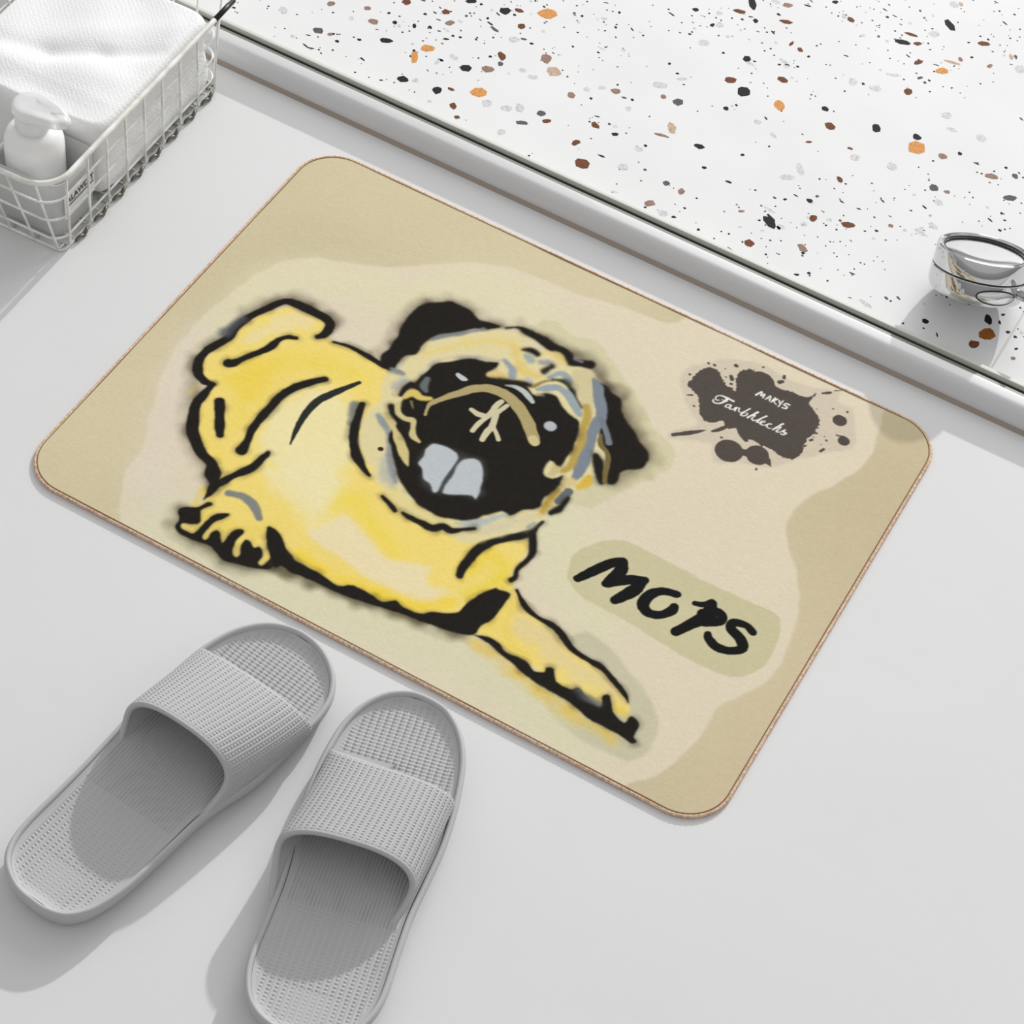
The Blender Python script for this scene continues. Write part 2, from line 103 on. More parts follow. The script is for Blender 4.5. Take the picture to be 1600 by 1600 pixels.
('s', (208, 198, 164), 1.28, 1.0, 1, [(-23.0, 29.5, 4.44), (-25.4, 19.1, 4.78), (-25.8, 10.0, 4.4)]),
('s', (208, 198, 164), 1.28, 1.0, 1, [(-18.2, 39.1, 4.45), (-15.3, 48.8, 3.72)]),
('s', (208, 198, 164), 1.28, 1.0, 1, [(-19.6, 38.2, 5.57), (-15.0, 23.5, 5.52), (-15.4, 14.4, 5.87), (-14.7, 6.1, 4.74)]),
('s', (208, 198, 164), 1.28, 1.0, 1, [(-15.0, 23.5, 4.42), (-8.2, 18.0, 3.67), (-3.8, 13.4, 3.66)]),
('s', (192, 198, 200), 1.2, 1.0, 1, [(-65.2, 55.3, 3.77), (-60.4, 54.1, 5.27), (-57.1, 54.3, 3.01)]),
('s', (180, 186, 188), 2.0, 1.0, 1, [(24.2, 49.2, 9.99), (24.5, 49.1, 9.98)]),
('s', (222, 196, 116), 8.0, 0.9, 1, [(-42.9, 108.8, 4.61), (-33.8, 97.9, 8.4), (-25.7, 88.6, 8.36), (-10.2, 90.5, 6.82)]),
('s', (228, 204, 132), 4.8, 0.9, 1, [(-17.5, 116.3, 3.07), (-8.0, 119.6, 6.14), (1.7, 115.5, 4.59)]),
('s', (150, 158, 166), 4.0, 1.0, 1, [(-40.8, 90.0, 5.34), (-32.5, 86.0, 7.6), (-27.7, 78.8, 6.81)]),
('s', (224, 196, 128), 4.0, 1.0, 1, [(-42.9, 69.6, 4.53), (-37.9, 74.0, 6.81), (-32.6, 75.5, 4.54)]),
('s', (160, 170, 166), 4.8, 1.0, 1, [(-28.5, 104.6, 6.89), (-23.1, 103.0, 7.64)]),
('s', (34, 31, 27), 3.2, 1.0, 1, [(-34.2, 108.8, 2.3), (-28.2, 112.3, 4.61), (-21.7, 111.4, 3.83)]),
('s', (210, 204, 190), 4.8, 0.8, 1, [(-37.9, 117.5, 3.08), (-29.0, 119.3, 3.85), (-22.4, 118.3, 2.31)]),
('s', (158, 158, 164), 4.8, 1.0, 1, [(-14.6, 105.5, 6.11), (-10.2, 108.5, 6.88)]),
('s', (42, 42, 40), 3.2, 1.0, 1, [(-8.4, 98.1, 5.32), (-5.4, 106.4, 4.58)]),
('s', (196, 192, 190), 3.2, 1.0, 1, [(-14.6, 83.4, 4.54), (-12.5, 81.1, 5.29)]),
('s', (156, 166, 170), 3.2, 1.0, 1, [(-1.2, 94.5, 4.55), (2.8, 102.5, 5.32), (8.6, 104.2, 6.08), (14.8, 99.0, 4.55)]),
('s', (34, 31, 27), 3.2, 1.0, 1, [(-43.5, 64.0, 3.02), (-31.5, 69.4, 3.77), (-21.1, 74.9, 3.77), (-9.3, 78.1, 3.02)]),
('s', (150, 132, 80), 3.2, 1.0, 1, [(-7.0, 79.1, 4.52), (-2.9, 88.1, 3.03), (2.5, 93.3, 2.27)]),
('s', (36, 44, 38), 3.2, 1.0, 1, [(2.1, 94.1, 1.52), (9.5, 97.0, 3.79), (17.5, 94.6, 3.78), (26.7, 87.2, 2.71), (35.4, 80.6, 1.8)]),
('s', (154, 164, 168), 2.4, 1.0, 1, [(-3.1, 77.6, 4.52), (3.2, 83.9, 7.54), (10.3, 88.6, 7.55), (20.5, 86.2, 8.28), (30.2, 79.2, 8.24), (37.9, 73.1, 5.96)]),
('s', (150, 140, 115), 4.0, 0.8, 1, [(-0.6, 73.0, 3.0), (3.1, 74.5, 2.25)]),
('s', (174, 184, 188), 4.8, 0.9, 1, [(9.1, -79.4, 2.1), (18.9, -73.9, 4.9), (27.6, -65.3, 4.91), (37.3, -50.8, 3.52)]),
('s', (212, 202, 168), 6.4, 0.85, 1, [(30.7, -74.5, 5.58), (42.6, -60.1, 7.71), (54.8, -43.6, 7.75), (59.3, -38.7, 4.23)]),
('s', (140, 150, 158), 4.8, 0.8, 1, [(59.0, -51.2, 3.51), (61.3, -45.0, 2.81)]),
('s', (34, 31, 27), 1.6, 1.0, 1, [(-51.1, -87.4, 2.54), (-43.7, -90.1, 4.36), (-35.9, -94.0, 3.5)]),
('s', (34, 31, 27), 1.6, 1.0, 1, [(-29.5, -92.7, 2.52), (-21.5, -93.4, 4.47), (-11.4, -93.4, 6.69), (-3.0, -93.0, 6.96), (3.4, -86.9, 5.58), (10.8, -87.2, 5.85), (16.9, -81.7, 3.49), (24.7, -75.4, 1.81)]),
('s', (60, 44, 28), 1.2, 1.0, 1, [(-77.5, -47.1, 4.33), (-77.0, -47.0, 4.62)]),
('p', (90, 94, 94), 11.2, 0.7, 1, [(-44.7, -43.0), (-47.0, -27.8), (-41.8, -17.9), (-23.1, -17.8), (-12.7, -14.9), (-1.0, -16.9), (5.7, -30.0), (11.4, -49.4), (-1.6, -53.2), (-20.1, -62.6), (-37.6, -49.0)]),
('p', (187, 193, 196), 2.8, 1.0, 1, [(-44.7, -43.0), (-44.4, -34.9), (-47.0, -27.8), (-45.8, -21.1), (-41.8, -17.9), (-33.8, -16.5), (-25.3, -17.3), (-21.5, -20.7), (-20.4, -26.9), (-20.4, -39.6), (-20.0, -49.0), (-17.4, -59.8), (-20.5, -61.9), (-26.2, -56.0), (-33.2, -53.9), (-38.8, -46.9)]),
('p', (187, 193, 196), 2.8, 1.0, 1, [(-13.4, -59.1), (-15.5, -48.0), (-16.2, -36.8), (-18.0, -27.3), (-17.0, -20.2), (-12.3, -15.6), (-6.3, -14.6), (0.3, -19.0), (5.7, -30.0), (9.6, -40.0), (11.4, -49.4), (6.6, -48.7), (-1.6, -53.2)]),
('s', (27, 26, 26), 0.96, 1.0, 1, [(115.2, -73.6, 7.14), (124.1, -56.7, 9.12), (131.7, -44.4, 8.6), (136.7, -40.6, 9.17)]),
('s', (27, 26, 26), 0.96, 1.0, 1, [(137.8, -41.4, 8.33), (139.5, -51.3, 11.05), (135.5, -66.3, 7.14)]),
('s', (27, 26, 26), 0.96, 1.0, 1, [(137.2, -65.6, 6.86), (146.8, -54.7, 9.64), (159.3, -46.5, 6.62)]),
('s', (27, 26, 26), 0.96, 1.0, 1, [(159.1, -47.6, 6.34), (156.6, -60.1, 10.96), (149.0, -76.3, 7.9)]),
('s', (27, 26, 26), 0.96, 1.0, 1, [(186.4, -45.2, 6.86), (175.6, -48.6, 7.41), (169.0, -57.4, 9.04), (168.8, -68.4, 9.81), (176.2, -72.9, 8.14), (184.7, -69.2, 7.33), (190.1, -60.8, 8.17), (190.1, -56.7, 6.82)]),
('s', (27, 26, 26), 0.96, 1.0, 1, [(202.2, -45.2, 4.93), (208.5, -42.5, 5.47), (213.0, -37.8, 7.67)]),
('s', (27, 26, 26), 0.96, 1.0, 1, [(213.1, -39.5, 9.03), (215.2, -50.7, 12.25), (207.5, -65.5, 8.93), (201.3, -77.1, 8.09)]),
('s', (27, 26, 26), 0.96, 1.0, 1, [(212.5, -50.7, 10.89), (219.8, -43.3, 8.19), (225.2, -44.6, 7.63), (224.8, -50.7, 8.42), (216.1, -58.1, 6.78)]),
('s', (27, 26, 26), 0.96, 1.0, 1, [(251.5, -45.3, 6.5), (244.6, -42.3, 6.52), (235.6, -44.9, 7.88), (236.0, -51.4, 8.13), (245.6, -55.8, 8.91), (251.0, -62.8, 8.33), (245.0, -69.9, 6.97), (234.2, -72.8, 8.05), (226.0, -69.4, 7.54), (223.3, -65.8, 5.94)]),
('p', (205, 192, 172), 4.8, 0.8, 1, [(89.1, 158.7), (98.0, 181.7), (121.0, 200.6), (144.1, 209.4), (161.3, 205.6), (186.5, 207.3), (207.5, 218.0), (210.9, 205.2), (224.2, 204.1), (234.5, 186.1), (240.6, 167.3), (220.9, 144.6), (210.0, 130.9), (202.4, 122.6), (194.7, 109.5), (172.4, 101.0), (151.2, 90.1), (141.1, 105.9), (113.1, 92.1), (109.7, 101.1), (123.3, 118.4), (104.7, 132.3)]),
('p', (84, 76, 70), 0.96, 1.0, 1, [(97.5, 152.5), (97.8, 162.8), (99.6, 173.4), (105.1, 179.3), (110.8, 179.8), (116.6, 176.4), (121.5, 171.2), (128.0, 168.8), (134.1, 169.6), (128.5, 180.1), (128.3, 190.2), (132.8, 195.8), (139.0, 197.7), (145.0, 200.1), (153.0, 198.3), (159.3, 192.3), (165.6, 191.5), (174.0, 193.5), (181.1, 193.5), (186.3, 195.0), (189.1, 198.9), (192.1, 204.0), (190.9, 190.1), (198.4, 185.1), (206.3, 177.2), (208.8, 164.1), (206.1, 155.7), (205.4, 147.1), (207.9, 139.1), (207.1, 132.1), (201.9, 126.0), (194.3, 125.2), (189.5, 126.8), (183.8, 127.9), (177.3, 126.8), (169.7, 128.2), (164.8, 126.5), (156.2, 127.3), (152.1, 131.1), (147.0, 128.5), (142.8, 129.8), (139.4, 133.2), (134.1, 127.3), (127.2, 124.6), (120.8, 128.2), (115.8, 136.4), (110.6, 144.5), (103.0, 148.6)]),
('s', (84, 76, 70), 0.72, 1.0, 1, [(157.3, 107.0, 23.22), (157.5, 106.9, 23.22)]),
('s', (84, 76, 70), 0.72, 1.0, 1, [(178.3, 116.2, 18.96), (179.3, 114.9, 18.47)]),
('s', (84, 76, 70), 0.72, 1.0, 1, [(166.2, 111.4, 7.11), (170.3, 112.5, 7.11)]),
('s', (84, 76, 70), 0.72, 1.0, 1, [(187.8, 114.5, 7.09), (193.4, 111.0, 0.71)]),
('s', (84, 76, 70), 0.72, 1.0, 1, [(220.0, 187.1, 11.66), (220.4, 187.1, 11.65)]),
('s', (84, 76, 70), 0.72, 1.0, 1, [(231.9, 168.8, 9.61), (232.3, 168.9, 9.61)]),
('s', (84, 76, 70), 0.72, 1.0, 1, [(224.4, 171.2, 1.45), (230.2, 172.6, 2.41)]),
('s', (84, 76, 70), 0.72, 1.0, 1, [(111.8, 96.9, 3.57), (122.3, 106.3, 4.29), (129.3, 113.4, 2.39), (132.0, 116.1, 0.96)]),
('s', (84, 76, 70), 0.72, 1.0, 1, [(136.9, 118.0, 2.39), (141.0, 122.8, 3.59), (144.7, 129.4, 3.6)]),
('s', (84, 76, 70), 0.72, 1.0, 1, [(160.3, 128.4, 7.17), (164.5, 124.7, 3.58)]),
('s', (84, 76, 70), 0.72, 1.0, 1, [(102.0, 141.3, 0.97), (105.9, 143.9, 1.95)]),
('s', (84, 76, 70), 0.72, 1.0, 1, [(101.4, 183.1, 2.23), (102.0, 182.7, 2.23)]),
('s', (84, 76, 70), 0.72, 1.0, 1, [(106.4, 183.9, 2.72), (107.3, 183.5, 2.23)]),
('s', (84, 76, 70), 0.72, 1.0, 1, [(121.8, 193.5, 3.47), (122.8, 193.3, 2.97)]),
('s', (84, 76, 70), 0.72, 1.0, 1, [(93.9, 162.9, 2.21), (94.2, 162.8, 2.21)]),
('s', (84, 76, 70), 0.72, 1.0, 1, [(115.9, 185.2, 1.48), (116.1, 185.2, 1.48)]),
('s', (84, 76, 70), 0.72, 1.0, 1, [(123.8, 180.4, 3.2), (125.9, 178.0, 3.69)]),
('s', (84, 76, 70), 0.72, 1.0, 1, [(120.4, 177.2, 1.72), (121.2, 176.9, 1.48)]),
('s', (84, 76, 70), 0.72, 1.0, 1, [(127.2, 172.8, 2.45), (127.8, 172.9, 2.21)]),
('s', (84, 76, 70), 0.72, 1.0, 1, [(160.5, 197.4, 4.19), (162.4, 199.5, 3.21)]),
('s', (84, 76, 70), 0.72, 1.0, 1, [(161.0, 206.2, 2.48), (161.8, 203.4, 2.47)]),
('s', (84, 76, 70), 0.72, 1.0, 1, [(141.8, 204.7, 1.74), (142.4, 205.6, 0.99)]),
('s', (84, 76, 70), 0.72, 1.0, 1, [(195.7, 206.4, 1.72), (200.4, 210.2, 2.46), (201.7, 211.4, 1.23)]),
('s', (84, 76, 70), 0.72, 1.0, 1, [(203.1, 214.7, 1.23), (207.9, 218.3, 0.99)]),
('s', (84, 76, 70), 0.72, 1.0, 1, [(221.7, 199.3, 2.2), (222.0, 199.2, 2.2)]),
('s', (84, 76, 70), 0.72, 1.0, 1, [(210.3, 195.7, 1.71), (210.6, 195.6, 1.71)]),
('s', (84, 76, 70), 0.72, 1.0, 1, [(219.6, 161.5, 1.92), (220.0, 161.4, 1.68)]),
('s', (84, 76, 70), 0.72, 1.0, 1, [(220.4, 148.2, 2.39), (221.7, 151.8, 1.91)]),
('s', (84, 76, 70), 0.72, 1.0, 1, [(209.8, 163.9, 1.93), (207.4, 162.8, 1.2)]),
('s', (84, 76, 70), 0.72, 1.0, 1, [(209.6, 155.6, 2.64), (208.5, 154.1, 2.64)]),
('s', (84, 76, 70), 0.72, 1.0, 1, [(146.0, 116.0, 2.38), (146.7, 116.4, 1.67)]),
('s', (84, 76, 70), 0.72, 1.0, 1, [(184.3, 101.3, 1.65), (184.3, 102.6, 1.41)]),
('s', (84, 76, 70), 0.72, 1.0, 1, [(217.5, 155.2, 1.2), (217.8, 155.0, 1.2)]),
('s', (84, 76, 70), 0.72, 1.0, 1, [(216.7, 164.1, 1.08), (216.9, 164.1, 1.08)]),
('s', (84, 76, 70), 0.72, 1.0, 1, [(209.3, 158.7, 1.2), (209.6, 158.7, 1.2)]),
('s', (84, 76, 70), 0.72, 1.0, 1, [(206.7, 145.5, 1.91), (208.2, 147.3, 0.96)]),
('s', (84, 76, 70), 0.72, 1.0, 1, [(112.1, 133.9, 1.45), (112.9, 133.8, 1.21)]),
('s', (84, 76, 70), 0.72, 1.0, 1, [(199.1, 187.9, 1.22), (199.3, 187.9, 0.98)]),
('s', (205, 192, 172), 0.96, 0.8, 1, [(127.5, 171.0, 1.23), (131.6, 171.2, 1.72)]),
('s', (238, 236, 230), 0.56, 1.0, 1, [(150.1, 173.7, 1.83), (152.7, 179.4, 1.59), (153.8, 175.2, 1.47), (155.8, 178.4, 1.47), (156.1, 174.1, 1.47)]),
('s', (238, 236, 230), 0.56, 1.0, 1, [(158.7, 173.8, 1.46), (160.8, 179.3, 1.35), (162.2, 174.0, 1.46)]),
('s', (238, 236, 230), 0.56, 1.0, 1, [(159.7, 175.3, 0.85), (161.7, 175.9, 0.85)]),
('s', (238, 236, 230), 0.56, 1.0, 1, [(163.9, 173.5, 1.46), (164.9, 179.5, 1.47)]),
('s', (238, 236, 230), 0.56, 1.0, 1, [(167.1, 179.4, 1.1), (165.2, 175.8, 1.22), (168.8, 173.4, 1.34)]),
('s', (238, 236, 230), 0.56, 1.0, 1, [(169.0, 178.6, 1.22), (170.6, 176.5, 1.1)]),
('s', (238, 236, 230), 0.56, 1.0, 1, [(171.8, 180.4, 1.22), (171.0, 172.4, 1.22)]),
('s', (238, 236, 230), 0.56, 1.0, 1, [(178.4, 179.2, 1.46), (175.4, 179.2, 1.34), (174.1, 176.7, 1.34), (177.4, 176.2, 1.46), (177.0, 173.9, 1.22), (174.2, 173.3, 1.22)]),
('s', (238, 236, 230), 0.56, 1.0, 1, [(137.4, 156.9, 1.82), (131.9, 157.0, 1.58), (127.9, 157.0, 1.46), (124.8, 155.9, 1.1), (123.1, 152.9, 0.85), (124.7, 150.2, 0.97), (127.0, 151.4, 0.73)]),
('s', (238, 236, 230), 0.56, 1.0, 1, [(132.2, 157.2, 1.83), (131.2, 152.5, 1.82), (129.0, 148.6, 1.46), (126.3, 146.8, 1.09), (123.3, 147.2, 1.09), (122.7, 149.4, 0.85)]),
('s', (238, 236, 230), 0.56, 1.0, 1, [(128.6, 152.9, 0.85), (132.9, 153.8, 1.09)]),
('s', (238, 236, 230), 0.56, 1.0, 1, [(137.7, 151.9, 1.33), (134.9, 151.0, 1.09), (134.3, 148.0, 1.7), (136.6, 148.0, 1.21), (137.7, 151.9, 1.46), (138.1, 147.9, 1.45), (140.8, 148.5, 0.97)]),
('s', (238, 236, 230), 0.56, 1.0, 1, [(140.8, 148.5, 0.97), (142.2, 152.3, 1.33), (142.7, 148.2, 1.69)]),
('s', (238, 236, 230), 0.56, 1.0, 1, [(142.3, 151.5, 1.09), (144.7, 152.6, 1.45), (145.6, 149.3, 1.33), (147.4, 149.3, 0.85)]),
('s', (238, 236, 230), 0.56, 1.0, 1, [(152.4, 157.2, 1.7), (149.6, 150.8, 1.57), (148.8, 146.9, 1.57), (151.4, 147.2, 1.21), (153.0, 149.8, 1.45), (152.6, 151.9, 1.21)]),
('s', (238, 236, 230), 0.56, 1.0, 1, [(152.6, 151.9, 0.85), (151.0, 150.4, 0.73)]),
('s', (238, 236, 230), 0.56, 1.0, 1, [(159.5, 157.4, 1.7), (156.4, 151.2, 1.57), (154.7, 147.4, 1.57)]),
('s', (238, 236, 230), 0.56, 1.0, 1, [(156.7, 150.6, 1.09), (159.0, 153.1, 1.33), (158.5, 149.3, 1.09), (158.1, 147.8, 0.84)]),
('s', (238, 236, 230), 0.56, 1.0, 1, [(157.9, 148.9, 1.09), (160.1, 147.1, 1.57), (162.1, 149.2, 0.72)]),
('s', (238, 236, 230), 0.56, 1.0, 1, [(167.3, 157.6, 1.81), (164.6, 152.5, 1.57), (163.2, 147.5, 1.69), (165.6, 147.9, 0.96)]),
('s', (238, 236, 230), 0.56, 1.0, 1, [(165.6, 147.9, 0.84), (168.5, 150.4, 1.09), (168.6, 152.1, 1.09), (166.6, 150.6, 1.09), (166.4, 147.4, 1.57), (169.4, 147.3, 1.2), (170.7, 149.4, 0.72)]),
('s', (238, 236, 230), 0.56, 1.0, 1, [(174.3, 151.8, 1.33), (172.3, 151.0, 1.08), (171.6, 148.1, 1.69), (174.3, 146.7, 1.2), (176.5, 148.2, 0.84)]),
('s', (238, 236, 230), 0.56, 1.0, 1, [(182.4, 157.7, 1.69), (179.8, 152.4, 1.57), (178.0, 147.4, 1.68)]),
('s', (238, 236, 230), 0.56, 1.0, 1, [(180.1, 150.6, 1.08), (182.2, 153.5, 1.32), (181.8, 149.3, 1.08)]),
('s', (238, 236, 230), 0.56, 1.0, 1, [(181.2, 149.3, 1.2), (181.1, 147.0, 1.56), (183.6, 148.0, 0.84)]),
('s', (238, 236, 230), 0.56, 1.0, 1, [(184.0, 148.3, 0.84), (186.5, 152.8, 1.2), (186.1, 150.1, 1.2), (188.8, 149.9, 1.32), (187.4, 147.3, 0.96), (185.3, 146.9, 0.84)])]
CHIPS = [(4, -2219, 4967, 97, 71, 750), (4, -2897, 3892, 68, 55, 619), (4, -2937, 3721, 39, 91, 487), (4, -2209, 3642, 93, 67, 740), (6, -1779, 4287, 73, 69, 225), (0, -2563, 4767, 53, 57, 622), (0, -2892, 4702, 58, 34, 623), (0, -2471, 3858, 55, 53, 101), (0, -2864, 3395, 60, 46, 356), (0, -2534, 3447, 48, 53, 615), (1, -3844, 3512, 51, 48, 488), (0, -3265, 3760, 65, 37, 408), (1, -1607, 3724, 46, 42, 613), (1, -1697, 3512, 59, 28, 485), (0, -928, 3870, 36, 24, 611), (2, -3384, 4335, 42, 45, 623), (2, -3011, 4432, 42, 41, 622), (2, -2461, 4849, 45, 30, -30), (2, -2331, 4666, 37, 45, 621), (2, -2439, 3532, 40, 24, -15), (2, -2310, 3348, 33, 49, 613), (3, -3945, 3905, 42, 37, 623), (3, -3636, 4043, 38, 32, 1110), (3, -3494, 3917, 56, 44, 355), (3, -2906, 4319, 51, 36, 991), (3, -1926, 4404, 49, 66, 618), (3, -2295, 3965, 65, 51, 487), (2, -2282, 4195, 37, 62, 618), (1, -2237, 4094, 29, 36, 617), (3, -1503, 4097, 41, 46, 614), (3, -1192, 4382, 51, 40, 356), (2, -1131, 3871, 54, 42, -345), (2, -1167, 3569, 55, 38, 1163), (2, -994, 3359, 69, 68, 609), (2, -2210, 3240, 29, 24, 106), (2, -1520, 3665, 45, 27, 854), (3, -3726, 3534, 27, 26, 620), (5, -4255, 3563, 44, 52, 622), (5, -2301, 4460, 54, 44, 619), (5, -2077, 3555, 53, 53, 228), (5, -1899, 3604, 53, 42, 613), (5, -1804, 3679, 41, 60, 613), (5, -1902, 4107, 56, 33, 487), (5, -2031, 4139, 37, 36, 617), (5, -1785, 3303, 40, 45, 611), (5, -669, 3537, 50, 44, 608), (5, -1316, 4351, 44, 29, 615), (5, -1420, 4251, 36, 31, -533), (5, -984, 4239, 32, 32, 613), (5, -3684, 3835, 24, 33, 621), (5, -2727, 3778, 43, 17, 1608), (0, -3830, 3272, 35, 10, -317), (0, -3307, 3414, 34, 10, -323), (0, -2820, 4099, 32, 15, 488), (1, -1083, 4350, 29, 14, 226), (0, -3324, 4024, 27, 30, 621), (0, -3154, 4087, 22, 33, 621), (1, -2228, 4521, 32, 15, 355), (0, -2137, 4509, 22, 15, 355), (0, -678, 6251, 39, 103, 490), (2, -730, 6073, 68, 30, 409), (0, -1089, 5847, 35, 34, 622), (5, -805, 5780, 45, 48, 621), (0, -861, 5739, 31, 23, 1262), (5, -814, 5466, 51, 51, 619), (0, -544, 6038, 27, 34, 621), (2, -300, 6199, 64, 34, 490), (2, 209, 6596, 47, 36, -404), (2, -122, 5945, 42, 16, 1539), (2, -17, 5914, 30, 37, 618), (0, -377, 5495, 42, 47, 618), (2, -380, 5142, 60, 49, 739), (2, 27, 5430, 51, 47, -382), (0, -206, 5068, 69, 78, 93), (1, -651, 4586, 52, 56, 97), (4, 151, 5092, 51, 70, 614), (0, 522, 5298, 38, 39, 356), (0, -242, 4765, 31, 31, 96), (2, 653, 5110, 51, 59, 612), (0, 1022, 5335, 44, 66, 612), (5, 586, 5791, 44, 57, 616), (5, 799, 5834, 62, 40, 355), (5, 1504, 5875, 51, 53, 613), (5, 1344, 4954, 48, 57, 608), (5, 1020, 4861, 48, 45, 226), (5, 667, 4426, 34, 82, 727), (5, 613, 4268, 68, 36, 608), (6, -536, 4242, 38, 85, 612), (5, -885, 4699, 72, 49, 615), (5, -761, 4890, 58, 25, 616), (3, -789, 4572, 32, 29, -360), (5, 272, 4694, 42, 26, -370), (3, -576, 4100, 81, 20, 228), (0, -219, 4170, 51, 34, 228), (5, -657, 3820, 42, 40, 610), (5, -665, 3534, 51, 43, 608), (1, -258, 3573, 37, 36, 607), (3, -100, 3553, 35, 45, 606), (3, -261, 3258, 55, 38, 839), (5, -105, 3220, 49, 39, 357), (0, 722, 3657, 52, 92, 1036), (2, 687, 3321, 51, 51, 232), (2, 1027, 3929, 38, 46, 104), (2, 1319, 4030, 68, 36, 407), (0, 908, 4107, 33, 33, 606), (4, 1437, 5316, 94, 94, 485), (0, 1388, 5443, 41, 45, 611), (3, 1686, 5343, 43, 41, 609), (1, 1781, 4909, 52, 47, 607), (3, 2163, 5362, 67, 41, 356), (1, 2408, 5189, 74, 37, 606), (1, 2345, 5489, 31, 37, 608), (2, 1072, 5971, 42, 50, -170), (1, 1090, 6213, 36, 21, 956), (4, 1227, 6432, 70, 47, 738), (6, 1263, 6602, 91, 19, 218), (3, 1311, 6690, 23, 37, 618), (2, 992, 6414, 58, 30, 1056), (0, 752, 6595, 77, 42, 354), (2, 777, 6743, 66, 23, 80), (2, 876, 6656, 45, 30, 619), (0, 1027, 7094, 45, 105, 744), (5, 960, 6882, 61, 45, 620), (5, 949, 7401, 46, 58, 623), (6, 1006, 7446, 26, 35, 623), (2, 1405, 7033, 69, 34, 489), (6, 1704, 7013, 23, 49, 618), (1, 1741, 7040, 18, 37, 618), (5, 1844, 6891, 55, 67, 617), (5, 1893, 5779, 49, 52, 611), (3, 1581, 6766, 37, 23, 1368), (2, 1020, 4519, 28, 43, 607), (3, 1646, 4240, 28, 23, -146), (3, 1104, 3533, 36, 58, 1029), (3, 455, 3638, 32, 16, 605), (0, -29, 6746, 35, 27, 623), (2, 584, 4802, 36, 14, 610), (0, 151, 4296, 24, 17, 609), (0, 197, 3908, 32, 17, 103), (0, -64, 3945, 28, 20, 103), (0, 1807, 5471, 28, 25, 1036), (3, 1902, 4933, 31, 27, 606), (3, 2499, 4385, 42, 36, 1185), (2, 936, 4945, 30, 17, 95), (0, 121, 4861, 31, 9, -563), (0, 1808, 4632, 32, 10, -380), (0, 1458, 4488, 34, 9, -477), (0, 2367, 4823, 32, 10, -388), (1, 1468, 7441, 33, 11, -430), (0, 2111, 6246, 31, 10, -413), (7, 2862, 3515, 83, 69, 1002), (2, 2816, 3333, 54, 45, 1001), (0, 2809, 3676, 36, 69, 479), (0, 2359, 3343, 33, 27, -134), (0, 2504, 3254, 8, 30, 595), (0, 2897, 3799, 23, 14, 1005), (0, 3010, 3633, 22, 17, 1001), (0, 3143, 3492, 22, 14, 998), (0, 2907, 3698, 14, 27, 596), (3, 3161, 3373, 25, 20, 997), (1, 1966, 3401, 16, 28, 1015), (1, 2055, 3462, 13, 28, 1014)]
KNOB_LOC = (0.26112, 0.37294, 0.01850)
SUN_E = 2.2
WORLD_E = .80
MATK = .985
FILL_E = 19.
GREYF = (.465,.465,.465)
LEV0 = -.9
# ------------------------------------------------------------------ helpers
def lin(c):
    return tuple((v/255/12.92) if v/255 <= .04045 else ((v/255+.055)/1.055)**2.4 for v in c[:3])

def mat(name, col, rough=.5, metal=0., spec=.5, bump=None, trans=0., alpha=1., sss=0., coat=0.):
    m = bpy.data.materials.new(name); m.use_nodes = True
    nt = m.node_tree; b = nt.nodes['Principled BSDF']
    b.inputs['Base Color'].default_value = (*col, 1)
    b.inputs['Roughness'].default_value = rough
    b.inputs['Metallic'].default_value = metal
    b.inputs['Specular IOR Level'].default_value = spec
    b.inputs['Transmission Weight'].default_value = trans
    b.inputs['Alpha'].default_value = alpha
    b.inputs['Coat Weight'].default_value = coat
    if sss:
        b.inputs['Subsurface Weight'].default_value = sss
        b.inputs['Subsurface Radius'].default_value = (.01, .01, .01)
    tc = nt.nodes.new('ShaderNodeTexCoord')
    if bump:
        prev = None
        for sc_, st, dist, det in bump:
            n = nt.nodes.new('ShaderNodeTexNoise'); n.inputs['Scale'].default_value = sc_; n.inputs['Detail'].default_value = det
            nt.links.new(tc.outputs['Object'], n.inputs['Vector'])
            bp = nt.nodes.new('ShaderNodeBump'); bp.inputs['Strength'].default_value = st; bp.inputs['Distance'].default_value = dist
            nt.links.new(n.outputs['Fac'], bp.inputs['Height'])
            if prev: nt.links.new(prev.outputs['Normal'], bp.inputs['Normal'])
            prev = bp
        nt.links.new(prev.outputs['Normal'], b.inputs['Normal'])
    return m

def vary(m, c1, c2, scale, detail=3, lo=.35, hi=.65):
    nt = m.node_tree; b = nt.nodes['Principled BSDF']
    tc = [n for n in nt.nodes if n.bl_idname == 'ShaderNodeTexCoord'][0]
    n = nt.nodes.new('ShaderNodeTexNoise'); n.inputs['Scale'].default_value = scale; n.inputs['Detail'].default_value = detail
    r = nt.nodes.new('ShaderNodeValToRGB')
    r.color_ramp.elements[0].position = lo; r.color_ramp.elements[0].color = (*c1, 1)
    r.color_ramp.elements[1].position = hi; r.color_ramp.elements[1].color = (*c2, 1)
    nt.links.new(tc.outputs['Object'], n.inputs['Vector']); nt.links.new(n.outputs['Fac'], r.inputs['Fac'])
    nt.links.new(r.outputs['Color'], b.inputs['Base Color'])

def np_mesh(name, verts, quads, smooth=True):
    me = bpy.data.meshes.new(name)
    verts = np.asarray(verts, np.float32); quads = np.asarray(quads, np.int32)
    k = quads.shape[1]
    me.vertices.add(len(verts)); me.vertices.foreach_set('co', verts.ravel())
    me.loops.add(quads.size); me.loops.foreach_set('vertex_index', quads.ravel())
    me.polygons.add(len(quads)); me.polygons.foreach_set('loop_start', np.arange(0, quads.size, k, dtype=np.int32))
    me.update(calc_edges=True); me.validate()
    if smooth: me.polygons.foreach_set('use_smooth', np.ones(len(me.polygons), bool))
    return me

